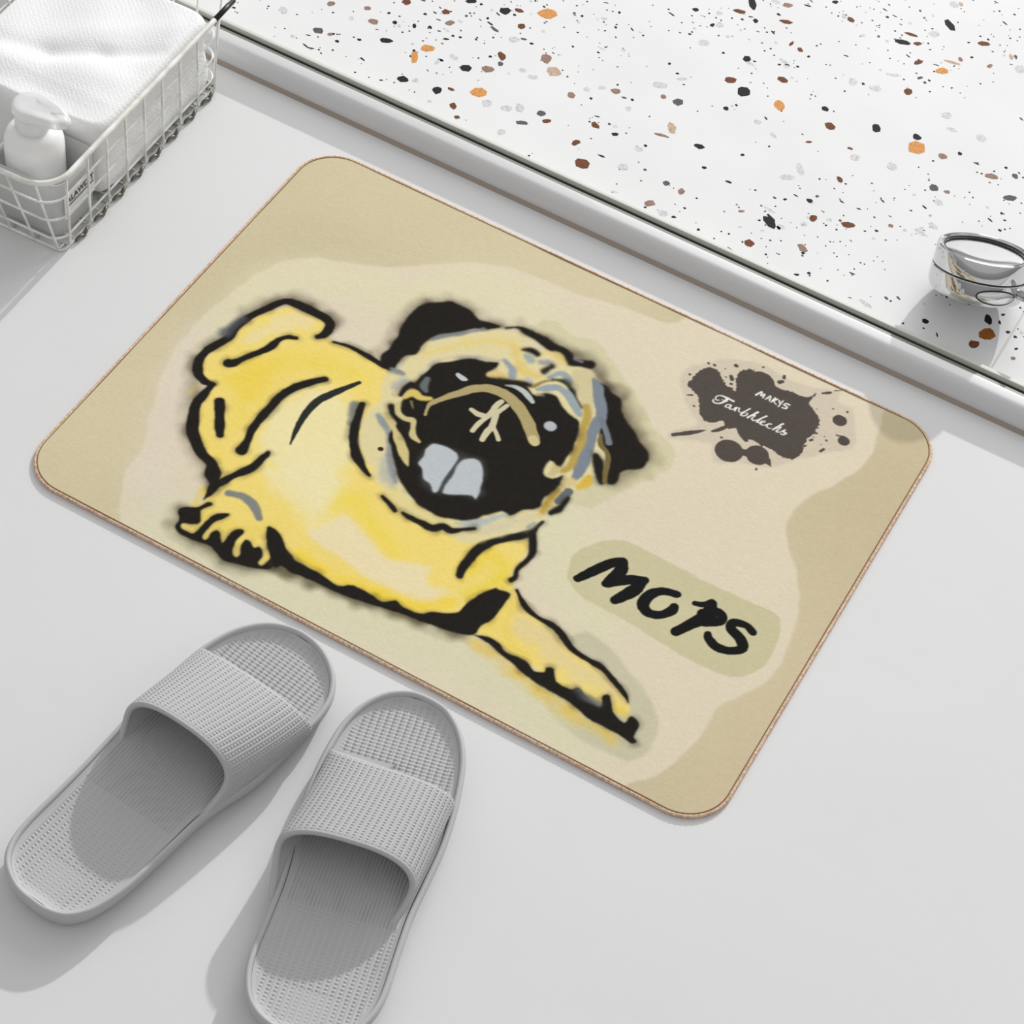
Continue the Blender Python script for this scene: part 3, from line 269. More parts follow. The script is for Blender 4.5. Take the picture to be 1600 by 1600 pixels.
def grid_faces(nu, nv, wu=False, wv=False):
    U = np.arange(nu if wu else nu-1); V = np.arange(nv if wv else nv-1)
    a, b = np.meshgrid(U, V, indexing='ij'); a = a.ravel(); b = b.ravel()
    a2 = (a+1) % nu; b2 = (b+1) % nv
    return np.stack([a*nv+b, a2*nv+b, a2*nv+b2, a*nv+b2], 1)

def link(name, me, m, parent=None, loc=None, rotz=None):
    o = bpy.data.objects.new(name, me); C.objects.link(o)
    if m is not None and me is not None: me.materials.append(m)
    if parent: o.parent = parent
    if loc is not None: o.location = loc
    if rotz is not None: o.rotation_euler = (0, 0, rotz)
    return o

def empty(name, label, cat, loc=(0,0,0), rotz=0, group=None):
    o = bpy.data.objects.new(name, None); C.objects.link(o); o.empty_display_size = .02
    o.location = loc; o.rotation_euler = (0, 0, rotz); o['label'] = label; o['category'] = cat
    if group: o['group'] = group
    return o

def struct(o, label, cat):
    o['kind'] = 'structure'; o['label'] = label; o['category'] = cat
    return o

def bm_obj(name, bm, m, parent=None, smooth=True, loc=None):
    me = bpy.data.meshes.new(name)
    bmesh.ops.recalc_face_normals(bm, faces=bm.faces)
    bm.to_mesh(me); bm.free()
    if smooth:
        for p in me.polygons: p.use_smooth = True
    return link(name, me, m, parent, loc)

def tube(bm, pts, r, n=8, closed=False, caps=True):
    pts = [Vector(p) for p in pts]; N = len(pts); rings = []
    up = None
    for i, p in enumerate(pts):
        a = pts[(i-1) % N] if (closed or i > 0) else p
        b = pts[(i+1) % N] if (closed or i < N-1) else p
        t = (b-a).normalized()
        if up is None:
            up = Vector((0,0,1)) if abs(t.z) < .9 else Vector((1,0,0))
        s = t.cross(up).normalized(); up = s.cross(t).normalized()
        rr = r[i] if isinstance(r, (list, tuple)) else r
        rings.append([bm.verts.new(p + s*math.cos(2*PI*k/n)*rr + up*math.sin(2*PI*k/n)*rr) for k in range(n)])
    M = N if closed else N-1
    for i in range(M):
        A = rings[i]; B = rings[(i+1) % N]
        for k in range(n):
            try: bm.faces.new((A[k], A[(k+1) % n], B[(k+1) % n], B[k]))
            except ValueError: pass
    if not closed and caps:
        bm.faces.new(rings[0][::-1]); bm.faces.new(rings[-1])

def lathe(name, prof, m, parent, n=96, loc=None):
    v = []
    for i in range(n):
        a = 2*PI*i/n
        for r, z in prof: v.append((r*math.cos(a), r*math.sin(a), z))
    me = np_mesh(name, v, grid_faces(n, len(prof), wu=True))
    o = link(name, me, m, parent, loc)
    md = o.modifiers.new('edges', 'EDGE_SPLIT'); md.split_angle = math.radians(35)
    return o

def rrect(w, h, r, n=10):
    out = []
    for cx, cy, a0 in ((w/2-r, h/2-r, 0), (-w/2+r, h/2-r, PI/2), (-w/2+r, -h/2+r, PI), (w/2-r, -h/2+r, 3*PI/2)):
        for k in range(n+1):
            a = a0 + PI/2*k/n; out.append((cx+r*math.cos(a), cy+r*math.sin(a)))
    return out

def catmull(P, k, closed):
    P = np.asarray(P, float); N = len(P)
    if N < 3 or k < 2: return P
    out = []
    R = range(N if closed else N-1)
    for i in R:
        if closed: p0, p1, p2, p3 = P[(i-1) % N], P[i], P[(i+1) % N], P[(i+2) % N]
        else: p0, p1, p2, p3 = P[max(i-1, 0)], P[i], P[i+1], P[min(i+2, N-1)]
        for j in range(k):
            t = j/k
            out.append(.5*((2*p1)+(-p0+p2)*t+(2*p0-5*p1+4*p2-p3)*t*t+(-p0+3*p1-3*p2+p3)*t**3))
    if not closed: out.append(P[-1])
    return np.array(out)

# ------------------------------------------------------------------ camera
cam_d = bpy.data.cameras.new('camera'); cam = bpy.data.objects.new('camera', cam_d); C.objects.link(cam)
R0 = (0.8695717934797607, 0.48462449646432443, 0.09478393013107561)
R1 = (0.4330871909750322, -0.656252116124614, -0.6178742955450748)
R2 = (-0.2372348646336551, 0.5783357653722155, -0.7805429914447923)
cam.matrix_world = Matrix(((R0[0], -R1[0], -R2[0], 0.48146395), (R0[1], -R1[1], -R2[1], -1.11817516),
                           (R0[2], -R1[2], -R2[2], 1.45146593), (0, 0, 0, 1)))
cam_d.sensor_width = 36; cam_d.lens = 3719.504/1600*36; cam_d.clip_start = .05; cam_d.clip_end = 50
sc.camera = cam
sc.view_settings.view_transform = 'Standard'; sc.view_settings.look = 'None'
sc.view_settings.exposure = 0; sc.view_settings.gamma = 1

# ------------------------------------------------------------------ light
SUNV = Vector((.05, -2.4, -1.0)).normalized()
sd = bpy.data.lights.new('sunlight', 'SUN'); sd.energy = SUN_E; sd.angle = math.radians(1.1); sd.color = (1, .995, .985)
so = bpy.data.objects.new('sunlight', sd); C.objects.link(so)
so.rotation_euler = SUNV.to_track_quat('-Z', 'Y').to_euler(); so.location = (.8, 3, 2)
w = bpy.data.worlds.new('room_light'); sc.world = w; w.use_nodes = True
nt = w.node_tree; bg = nt.nodes['Background']
tc = nt.nodes.new('ShaderNodeTexCoord'); sx = nt.nodes.new('ShaderNodeSeparateXYZ'); rp = nt.nodes.new('ShaderNodeValToRGB')
nt.links.new(tc.outputs['Generated'], sx.inputs[0]); nt.links.new(sx.outputs['Z'], rp.inputs[0])
e = rp.color_ramp.elements; e[0].position = 0; e[0].color = (.30, .30, .30, 1); e[1].position = 1; e[1].color = (.72, .72, .722, 1)
for p_, c_ in ((.18, .42), (.24, .62), (.55, .70), (.60, .82), (.72, .84), (.78, .70)):
    q = e.new(p_); q.color = (c_, c_, c_*1.003, 1)
nt.links.new(rp.outputs[0], bg.inputs[0]); bg.inputs[1].default_value = WORLD_E

wd = bpy.data.lights.new('soft_fill', 'AREA'); wd.energy = FILL_E; wd.shape = 'RECTANGLE'; wd.size = 1.2; wd.size_y = 1.5  # added fill lamp that brightens the floor toward the rail
wo = bpy.data.objects.new('soft_fill', wd); C.objects.link(wo); wo.location = (-.05, 1.95, 1.35)
wo.rotation_euler = (Vector((0, 0, 0))-Vector(wo.location)).to_track_quat('-Z', 'Y').to_euler()
# ------------------------------------------------------------------ materials
M_floor = mat('white_floor', lin((217, 217, 217)), .6, spec=.25, bump=[(60, .05, .002, 4)])
vary(M_floor, lin((214, 214, 214)), lin((219, 219, 219)), 2.2, 4)
M_ter = mat('terrazzo_base', (.79, .79, .79), .75, spec=.12)
vary(M_ter, (.755, .755, .755), (.79, .79, .79), 9, 4)
CH = [(36,36,40),(92,92,95),(112,70,46),(150,122,108),(212,150,88),(206,206,207),(196,170,146),(150,92,40)]
M_ch = [mat('stone_chip_%s' % n, lin(c), .7, spec=.12) for n, c in zip(('black','slate','brown','taupe','orange','pale_grey','sand','rust'), CH)]
for m_, c_ in zip(M_ch, CH): vary(m_, tuple(v*.8 for v in lin(c_)), tuple(min(1, v*1.15) for v in lin(c_)), 400, 2)
M_rail = mat('brushed_rail', (.64, .64, .645), .34, coat=.3)
M_gap = mat('gap_shade', (.018, .018, .014), .6)  # near-black stands in for the shade inside the open gap
M_seal = mat('olive_seal', lin((112, 112, 100)), .5)
M_strip = mat('pale_strip', lin((196, 196, 188)), .6)
M_dirt = mat('brown_sealant', lin((158, 146, 134)), .7)
M_tile = mat('wall_tile', lin((192, 193, 190)), .35)
M_grey = mat('grey_foam', GREYF, .62, spec=.3, bump=[(900, .05, .0004, 2)])
M_wire = mat('white_wire', lin((226, 226, 218)), .35)
vary(M_wire, lin((218, 217, 208)), lin((243, 243, 240)), 60, 2)
M_shadewire = mat('shade_grey_wire', lin((112, 110, 96)), .4, metal=.5)  # grey carries the shade and dark reflections at the basket foot
M_towel = mat('white_towel', (.87, .87, .87), .9, spec=.1, bump=[(700, .5, .0012, 3)])
M_chrome = mat('chrome', (.64, .64, .65), .05, metal=1)
M_chrome2 = mat('brushed_chrome', (.74, .74, .74), .14, metal=1)
M_black = mat('black_seam', (.01, .01, .01), .4)
M_bot = mat('milky_plastic', (.93, .93, .915), .3, sss=.3)
M_pump = mat('clear_plastic', (.88, .88, .88), .2, alpha=.66)
M_box = mat('frosted_box', (.78, .78, .785), .35, alpha=.6)
M_label = mat('white_label', (.8, .8, .8), .5)
M_ink = mat('label_ink', (.05, .05, .05), .5)

# ------------------------------------------------------------------ floor
RAIL_Y = .2635
bm = bmesh.new()
def slab(bm, x0, x1, y0, y1, z0, z1):
    vs = [bm.verts.new((x, y, z)) for z in (z0, z1) for x, y in ((x0,y0),(x1,y0),(x1,y1),(x0,y1))]
    for f in ((3,2,1,0),(4,5,6,7),(0,1,5,4),(1,2,6,5),(2,3,7,6),(3,0,4,7)): bm.faces.new([vs[i] for i in f])
slab(bm, -.60, 1.6, -1.5, RAIL_Y+.004, -.05, 0)
struct(bm_obj('floor', bm, M_floor, smooth=False), 'smooth white floor under the bath mat and slippers', 'floor')

# terrazzo slab with its chips set flush in the surface
TZ = .0; LIP = .018; TY0 = .2975
bm = bmesh.new()
slab(bm, -1.2, .3035, TY0, 2.4, -.05, TZ)
slab(bm, .3055, 1.6, TY0, 2.4, -.05, TZ)
gz = [bm.verts.new(p) for p in ((.3030, TY0, TZ-.0008), (.3060, TY0, TZ-.0008), (.3060, 2.4, TZ-.0008), (.3030, 2.4, TZ-.0008))]
gf = bm.faces.new(gz); gf.material_index = 9
def chip(x, y, a, b, ang, mi, lvl, n=None, seed=None):
    rr = random.Random(seed if seed is not None else random.random())
    n = n or rr.randint(6, 9)
    ca, sa = math.cos(ang), math.sin(ang); vs = []
    for k in range(n):
        t = 2*PI*(k+rr.uniform(-.25, .25))/n; q = rr.uniform(.8, 1.12)
        u, v = a*q*math.cos(t), b*q*math.sin(t)
        vs.append(bm.verts.new((x+u*ca-v*sa, y+u*sa+v*ca, TZ+lvl)))
    f = bm.faces.new(vs); f.material_index = mi+1
    if f.normal.z < 0: f.normal_flip()
for i, (c, x, y, a, b, an) in enumerate(CHIPS):
    chip(x/1e4, y/1e4, a/1e4, b/1e4, an/1e3, c, .00006+.000001*(i % 30), seed=i)
for i in range(7000):
    x = RNG.uniform(-.62, .62); y = RNG.uniform(.30, 1.05)
    cl = (math.sin(x*31+1.3)*math.sin(y*27+.4)+math.sin(x*13-y*17)) 
    if cl < RNG.uniform(-1.2, 1.9): continue
    s = RNG.choice([.0007, .0010, .0013, .0019], p=[.4, .3, .2, .1]); el = RNG.choice([1, 1, 1.5, 3.2], p=[.45, .3, .17, .08])
    mi = int(RNG.choice([0, 0, 1, 5, 3], p=[.45, .27, .12, .12, .04]))
    if mi == 5: s *= 2
    chip(x, y, s*el, s, RNG.uniform(-.6, .4), mi, .00004, n=5, seed=i+999)
for i in range(90):
    x = RNG.uniform(-.62, .62); y = RNG.uniform(.62, 1.1)
    chip(x, y, RNG.uniform(.003, .009), RNG.uniform(.002, .005), RNG.uniform(0, 3), int(RNG.integers(0, 7)), .00005, seed=i+5000)
me = bpy.data.meshes.new('floor')
bm.normal_update()
bm.to_mesh(me); bm.free()
for m_ in [M_ter]+M_ch+[M_strip]: me.materials.append(m_)
struct(link('floor', me, None), 'white terrazzo surface with black, brown and orange stone chips', 'floor')

# rail between the two surfaces: extruded profiles along x
def extrude_profile(name, prof, m, parent=None, x0=-1.2, x1=1.6):
    v = []
    for x in (x0, x1):
        for y, z in prof: v.append((x, y, z))
    n = len(prof); q = [(i, (i+1) % n, n+(i+1) % n, n+i) for i in range(n)]
    bm = bmesh.new(); vs = [bm.verts.new(p) for p in v]
    for f in q: bm.faces.new([vs[i] for i in f])
    bm.faces.new(vs[:n]); bm.faces.new(vs[n:][::-1])
    o = bm_obj(name, bm, m, parent)
    md = o.modifiers.new('edges', 'EDGE_SPLIT'); md.split_angle = math.radians(40)
    return o
rail_root = empty('trim_1', 'glossy grey rounded rail running between the white floor and the terrazzo', 'rail', (0, 0, 0)); rail_root['kind'] = 'structure'
prof = [(RAIL_Y, .0), (RAIL_Y, .002)]+[(RAIL_Y+.0115*(1-math.cos(t)), .002+.0168*math.sin(t)) for t in [PI/2*k/12 for k in range(1, 13)]]+[(RAIL_Y+.0175, .0192), (RAIL_Y+.0193, .0190), (RAIL_Y+.0198, .0182), (RAIL_Y+.0198, 0)]
extrude_profile('rail_bar', prof, M_rail, rail_root)
extrude_profile('sealant_bead', [(RAIL_Y-.0035, .0), (RAIL_Y-.003, .0012), (RAIL_Y+.0012, .0035), (RAIL_Y+.002, .0)], M_dirt, rail_root)
extrude_profile('seal', [(RAIL_Y+.0198, .0), (RAIL_Y+.0198, .0174), (RAIL_Y+.0245, .0168), (RAIL_Y+.0245, .0)], M_seal, rail_root)
extrude_profile('gap', [(RAIL_Y+.0245, .0), (RAIL_Y+.0245, .0150), (RAIL_Y+.0288, .0150), (RAIL_Y+.0288, .0)], M_gap, rail_root)  # filled bar, coloured black as the gap's shade
t2 = extrude_profile('trim_2', [(TY0-.0050, .0), (TY0-.0050, LIP-.0002), (TY0-.0042, LIP+.0012), (TY0-.0010, LIP+.0012), (TY0+.0005, LIP+.0002), (TY0+.0005, .0)], M_strip)
struct(t2, 'thin pale strip edging the terrazzo beside the dark gap', 'trim')

# tiled slanting wall at the far left
wl = bmesh.new()
ang = math.atan(1.36)
for i in range(8):
    for j in range(26):
        s0, s1 = i*.026+.0008, (i+1)*.026-.0008; y0, y1 = -.5+j*.052+.0008+(.0 if i % 2 else 0), -.5+(j+1)*.052-.0008
        P = [(-.602-math.cos(ang)*s, y, math.sin(ang)*s) for s, y in ((s0,y0),(s0,y1),(s1,y1),(s1,y0))]
        nrm = Vector((math.sin(ang), 0, math.cos(ang)))*.0012
        a = [wl.verts.new(Vector(p)) for p in P]; b = [wl.verts.new(Vector(p)+nrm) for p in P]
        wl.faces.new(b)
        for k in range(4): wl.faces.new((a[k], a[(k+1) % 4], b[(k+1) % 4], b[k]))
P = [(-.602, -.5, 0), (-.602, .86, 0), (-.602-math.cos(ang)*.21, .86, math.sin(ang)*.21), (-.602-math.cos(ang)*.21, -.5, math.sin(ang)*.21)]
wl.faces.new([wl.verts.new(p) for p in P])
struct(bm_obj('wall_left', wl, M_tile, smooth=False), 'grey tiled side wall seen beyond the towel', 'wall')

# ------------------------------------------------------------------ bath mat
bath = empty('bath_mat', 'beige bath mat with a yellow and black spray-painted pug, rounded corners', 'bath mat', (0, 0, 0))
STEP = .00068
nx = int(MW/STEP)+1; ny = int(MH/STEP)+1
gx = np.linspace(-MW/2, MW/2, nx); gy = np.linspace(-MH/2, MH/2, ny)
col = np.empty((nx, ny, 3), np.float32)
col[:] = (207, 195, 161)
# cloth tone drifts a little over the border
XX, YY = np.meshgrid(gx*1000, gy*1000, indexing='ij')
col += (np.sin(XX/90+YY/70)*3+np.sin(XX/37-YY/51)*1.5)[..., None]
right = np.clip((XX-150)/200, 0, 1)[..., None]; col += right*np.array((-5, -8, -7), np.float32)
def vnoise(shape, cell):
    n0, n1 = int(shape[0]/cell)+3, int(shape[1]/cell)+3
    g = RNG.random((n0, n1)); x = np.arange(shape[0])/cell; y = np.arange(shape[1])/cell
    xi = x.astype(int); yi = y.astype(int); xf = (x-xi)[:, None]; yf = (y-yi)[None, :]
    xf = xf*xf*(3-2*xf); yf = yf*yf*(3-2*yf)
    return (g[xi][:, yi]*(1-xf)*(1-yf)+g[xi+1][:, yi]*xf*(1-yf)+g[xi][:, yi+1]*(1-xf)*yf+g[xi+1][:, yi+1]*xf*yf)
N1 = vnoise((nx, ny), 5)-.5; N2 = vnoise((nx, ny), 14)-.5; NR = (vnoise((nx, ny), 2.6)-.5)*(vnoise((nx, ny), 16)*1.6)
def apply(kind, colr, soft, alpha, smooth, pts):
    soft = max(soft, .9)
    P = np.array(pts, float)
    if kind == 'p':
        P = catmull(P, 3 if smooth else 1, True); pad = soft
    else:
        P = catmull(P, 4, False); pad = soft + P[:, 2].max()/2
    x0, y0 = P[:, 0].min()-pad, P[:, 1].min()-pad; x1, y1 = P[:, 0].max()+pad, P[:, 1].max()+pad
    i0 = max(0, int((x0/1000+MW/2)/STEP)); i1 = min(nx, int((x1/1000+MW/2)/STEP)+2)
    j0 = max(0, int((y0/1000+MH/2)/STEP)); j1 = min(ny, int((y1/1000+MH/2)/STEP)+2)
    if i1 <= i0 or j1 <= j0: return
    x = XX[i0:i1, j0:j1]; y = YY[i0:i1, j0:j1]
    d = np.full(x.shape, 1e9)
    if kind == 'p':
        ins = np.zeros(x.shape, bool)
        for a, b in zip(P, np.roll(P, -1, 0)):
            ex, ey = b[0]-a[0], b[1]-a[1]; L = ex*ex+ey*ey+1e-12
            t = np.clip(((x-a[0])*ex+(y-a[1])*ey)/L, 0, 1)
            d = np.minimum(d, (x-a[0]-t*ex)**2+(y-a[1]-t*ey)**2)
            if a[1] != b[1]:
                c = ((a[1] > y) != (b[1] > y)) & (x < ex*(y-a[1])/ey+a[0]); ins ^= c
        d = np.sqrt(d); d[ins] *= -1
    else:
        for a, b in zip(P[:-1], P[1:]):
            ex, ey = b[0]-a[0], b[1]-a[1]; L = ex*ex+ey*ey+1e-12
            t = np.clip(((x-a[0])*ex+(y-a[1])*ey)/L, 0, 1)
            d = np.minimum(d, np.sqrt((x-a[0]-t*ex)**2+(y-a[1]-t*ey)**2)-(a[2]+(b[2]-a[2])*t)/2)
    if soft > 1.5: d = d + N2[i0:i1, j0:j1]*min(soft, 12)*.6 + N1[i0:i1, j0:j1]*.5
    else: d = d + N1[i0:i1, j0:j1]*.5
    if kind == 'p' and tuple(colr) == (84, 76, 70): d = d + NR[i0:i1, j0:j1]*1.9
    k = np.clip(.5-d/soft, 0, 1); k = k*k*(3-2*k)*alpha
    col[i0:i1, j0:j1] += k[..., None]*(np.array(colr, float)-col[i0:i1, j0:j1])
for s in ART:
    if max(s[1]) < 46 and 1.1 <= s[2] < 4:                 # paint stencilled with a spray can: fine overspray round every black shape
        apply(s[0], (66, 58, 46), 9.5, .55, s[4], s[5])
        s = s[:2]+(s[2]*1.45,)+s[3:]
    apply(*s)
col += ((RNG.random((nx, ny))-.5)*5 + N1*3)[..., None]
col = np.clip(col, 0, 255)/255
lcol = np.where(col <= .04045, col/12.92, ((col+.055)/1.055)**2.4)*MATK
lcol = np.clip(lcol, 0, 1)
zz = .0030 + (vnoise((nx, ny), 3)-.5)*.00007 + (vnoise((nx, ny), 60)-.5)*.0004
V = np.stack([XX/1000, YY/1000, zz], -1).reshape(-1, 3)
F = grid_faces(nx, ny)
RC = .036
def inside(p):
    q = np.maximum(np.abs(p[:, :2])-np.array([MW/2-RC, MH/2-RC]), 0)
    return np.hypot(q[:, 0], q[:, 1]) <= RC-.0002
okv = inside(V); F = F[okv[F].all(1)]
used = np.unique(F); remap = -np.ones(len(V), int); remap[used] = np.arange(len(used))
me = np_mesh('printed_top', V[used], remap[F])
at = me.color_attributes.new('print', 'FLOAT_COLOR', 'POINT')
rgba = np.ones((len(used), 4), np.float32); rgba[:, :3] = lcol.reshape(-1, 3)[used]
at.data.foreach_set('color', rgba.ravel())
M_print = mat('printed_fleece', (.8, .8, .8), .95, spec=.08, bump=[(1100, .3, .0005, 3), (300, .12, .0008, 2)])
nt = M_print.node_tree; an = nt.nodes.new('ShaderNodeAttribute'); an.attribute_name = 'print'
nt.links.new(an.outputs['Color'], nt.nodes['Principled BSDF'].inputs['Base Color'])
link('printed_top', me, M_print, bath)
out = rrect(MW, MH, RC, 14)
bm = bmesh.new()
a = [bm.verts.new((x, y, .0003)) for x, y in out]; b = [bm.verts.new((x*.9985, y*.9985, .0025)) for x, y in out]
bm.faces.new(a[::-1]); bm.faces.new(b)
for i in range(len(out)): bm.faces.new((a[i], a[(i+1) % len(out)], b[(i+1) % len(out)], b[i]))
M_back = mat('mat_backing', lin((150, 125, 105)), .9)
bm_obj('backing', bm, M_back, bath, smooth=False)
# overlocked edging: a cord with a fine twist
per = []
for i in range(len(out)):
    p, q = Vector(out[i]), Vector(out[(i+1) % len(out)]); L = (q-p).length; k = max(1, int(L/.0011))
    for j in range(k): per.append(p.lerp(q, j/k))
bm = bmesh.new()
tube(bm, [(p.x, p.y, .0019) for p in per], [.00135+.00016*math.sin(i*2.1) for i in range(len(per))], 8, closed=True)
M_edge = mat('edging_thread', lin((222, 190, 164)), .8, spec=.2)
vary(M_edge, lin((196, 158, 128)), lin((232, 204, 178)), 420, 2)
bm_obj('edging', bm, M_edge, bath)
inn = rrect(MW-.0031, MH-.0031, RC-.0015, 14)
bm = bmesh.new(); tube(bm, [(x, y, .0031) for x, y in inn], .00042, 6, closed=True)
bm_obj('stitching', bm, mat('brown_thread', lin((128, 92, 62)), .8), bath)

# ------------------------------------------------------------------ slippers
OUTL = [(.0,-.0005),(-.014,.001),(-.027,.007),(-.037,.016),(-.0435,.030),(-.0460,.050),(-.0455,.086),(-.0455,.112),(-.0465,.140),(-.0475,.175),(-.0465,.205),(-.0430,.237),(-.0340,.263),(-.0180,.282),(.004,.2905),(.0270,.2880),(.0470,.2760),(.0590,.2590),(.0632,.2400),(.0632,.2200),(.0625,.1950),(.0605,.1670),(.0545,.1430),(.0500,.1200),(.0480,.0910),(.0450,.0500),(.0405,.0280),(.0350,.0150),(.0260,.0050),(.0130,.000)]
HWS = [(.0004,.0),(.005,.0215),(.015,.0360),(.030,.0445),(.050,.0485),(.085,.0480),(.112,.0480),(.140,.0505),(.170,.0530),(.200,.0525),(.225,.0500),(.245,.0460),(.262,.0390),(.275,.0295),(.2845,.0170)]
OUTL2 = [(-x, y) for y, x in HWS] + [(.004, .2890)] + [(x+.004*(y/.29)**3, y) for y, x in HWS[:0:-1]]
def slipper(label, loc, rotz, mir, OUTL, W4, Y4):
    root = empty('slide_slipper', label, 'slipper', loc, rotz, 'pair of grey slide slippers')
    O = catmull(OUTL, 8, True); O[:, 0] *= mir
    if mir < 0: O = O[::-1]
    # outward normals
    d = np.roll(O, -1, 0)-np.roll(O, 1, 0); nrm = np.stack([d[:, 1], -d[:, 0]], 1); nrm /= np.linalg.norm(nrm, axis=1)[:, None]
    cen = np.array([O[:, 0].mean(), .145])
    if ((O[10]-cen)@nrm[10]) < 0: nrm = -nrm
    prof = [(.011, .0002), (.0065, .0004), (.0048, .002), (.0030, .006), (.0014, .0105), (.0004, .0145), (.0004, .0172), (.0014, .0192), (.0028, .0199), (.0042, .0193), (.0049, .0178), (.0053, .0150), (.0056, .0115)]
    n = len(O); v = []
    for i in range(n):
        yl = O[i, 1]
        lift = .003*max(0, 1-yl/.07)**1.5
        for ins, z in prof:
            v.append((O[i, 0]-nrm[i, 0]*ins, O[i, 1]-nrm[i, 1]*ins, z+lift*(z/.02)))
    me = np_mesh('sole', v, grid_faces(n, len(prof), wu=True))
    bm = bmesh.new(); bm.from_mesh(me); bm.verts.ensure_lookup_table()
    bm.faces.new([bm.verts[i*len(prof)] for i in range(n)])
    bmesh.ops.recalc_face_normals(bm, faces=bm.faces); bm.to_mesh(me); bm.free()
    for p in me.polygons: p.use_smooth = True
    sole = link('sole', me, M_grey, root)
    # footbed
    I = O - nrm*.0052
    ys = np.linspace(I[:, 1].min()+.0006, I[:, 1].max()-.0006, 470); NU = 170
    xl = np.empty_like(ys); xr = np.empty_like(ys)
    for k, y in enumerate(ys):
        xs = []
        for a, b in zip(I, np.roll(I, -1, 0)):
            if (a[1] > y) != (b[1] > y): xs.append(a[0]+(y-a[1])/(b[1]-a[1])*(b[0]-a[0]))
        xl[k], xr[k] = min(xs), max(xs)
    u = np.linspace(0, 1, NU)
    X = xl[:, None]+(xr-xl)[:, None]*u; Y = np.repeat(ys[:, None], NU, 1)
    # distance to edge for the cupped border
    e1 = np.minimum(X-xl[:, None], xr[:, None]-X); e2 = np.minimum(Y-ys[0], ys[-1]-Y)
    ed = np.minimum(e1, e2*1.3)
    Z = .0135+.0030*np.clip(1-ed/.012, 0, 1)**2 + .003*np.clip(1-Y/.07, 0, 1)**1.5 + .002*np.exp(-((Y-.12)/.05)**2)
    bedm = np.clip((ed-.0025)/.002, 0, 1); bedm = np.where(ed > .0025, bedm, 0)*(1-.6*np.exp(-((X*mir+.0)/.02)**2)*(Y < .04))
    per_ = .0052
    ph = 2*PI*X/per_
    solid = np.clip(np.cos(ph), 0, 1)**.7
    dots = np.clip(-np.cos(ph), 0, 1)**.7*np.clip(np.cos(2*PI*Y/.0030)*.9+.35, 0, 1)
    dots2 = np.clip(np.cos(ph), 0, 1)**.7*np.clip(np.cos(2*PI*Y/.0030)*.9+.35, 0, 1)
    mid = ((Y > .100) & (Y < .215)).astype(float)
    toe = (Y > .215).astype(float)
    lines = np.abs(np.cos(ph))**.8
    seam = np.exp(-((Y-.100)/.0005)**2)*.0004
    Z += bedm*(mid*lines*.0013 + (1-mid)*((1-toe)*(solid*.0006+dots*.0008)+toe*(solid*.0004+dots*.0010+dots2*.0003)) - seam)
    me = np_mesh('footbed', np.stack([X, Y, Z], -1).reshape(-1, 3), grid_faces(len(ys), NU)[:, ::-1])
    link('footbed', me, M_grey, root)
    # strap
    NP = 380; NV = 150
    phi = np.linspace(0, 1, NP)
    def surf(p, v_, off):
        th = PI*(1-p)                      # pi = left root, 0 = right root
        cs, sn = np.cos(th), np.sin(th)
        sq = np.sign(cs)*np.abs(cs)**.78; sz = np.abs(sn)**.72
        s1 = 1-sz
        yf = Y4[0]+Y4[1]*s1**1.2*(cs < 0)+Y4[2]*s1*(cs > 0)
        yr = Y4[3]-np.where(cs < 0, Y4[6]*s1**1.5+Y4[7]*s1**5, .008*s1**1.5+.030*s1**5)
        y = yf+(yr-yf)*v_
        wl = -.0475-.0005*v_ + .003*(1-v_); wr = .0630-.0010*v_-.010*v_**2
        wr = W4[2]+(W4[3]-W4[2])*v_**1.5
        wl = W4[0]+(W4[1]-W4[0])*v_
        bul = .0022*np.sin(PI*np.clip(sz, 0, 1))
        cx, hw = (wl+wr)/2, (wr-wl)/2
        h = Y4[4]+Y4[5]*np.clip(v_, 0, 1)**.9
        z0 = .0155
        x = cx+(hw+off+bul)*sq
        z = z0+(h+off)*sz
        x = x - np.sign(cs)*W4[4]*s1**4*v_
        return x*mir, y, z
    T = .0042; loops = []
    vv = np.linspace(0, 1, NV)
    for v_ in vv: loops.append((v_, 0., 1.))
    for k in range(1, 7):
        a = PI*k/7; loops.append((1+math.sin(a)*.030, -T/2+math.cos(a)*(T/2+.0005), 0.))
    for v_ in np.linspace(1, 0, 30): loops.append((v_, -T, 0.))
    for k in range(1, 7):
        a = PI*k/7; loops.append((-math.sin(a)*.026, -T/2-math.cos(a)*(T/2), 0.))
    LV = np.array([l[0] for l in loops]); LO = np.array([l[1] for l in loops]); LR = np.array([l[2] for l in loops])
    Pm, Vm = np.meshgrid(phi, LV, indexing='ij'); Om = np.repeat(LO[None], NP, 0); Rm = np.repeat(LR[None], NP, 0)
    # arc length along the arch for evenly spaced ribs
    th = PI*(1-phi); ax = np.sign(np.cos(th))*np.abs(np.cos(th))**.78*.054; az = np.abs(np.sin(th))**.72*.042
    s = np.concatenate([[0], np.cumsum(np.hypot(np.diff(ax), np.diff(az)))])
    # resample phi evenly by arc length
    phi2 = np.interp(np.linspace(0, s[-1], NP), s, phi); Pm = np.repeat(phi2[:, None], len(LV), 1); s = np.linspace(0, s[-1], NP)
    ph = 2*PI*s[:, None]/.0051
    yy = Vm*.075
    rib = np.clip(np.cos(ph), 0, 1)**.7*.00050 + np.clip(-np.cos(ph), 0, 1)**.7*np.clip(np.cos(2*PI*yy/.0028)*.9+.4, 0, 1)*.00070
    edge = np.clip((Vm-.0)/.02, 0, 1)*np.clip((1-Vm)/.035, 0, 1)
    Om = Om + Rm*rib*edge
    x, y, z = surf(Pm, Vm, Om)
    me = np_mesh('strap', np.stack([x, y, z], -1).reshape(-1, 3), grid_faces(NP, len(LV), wv=True))
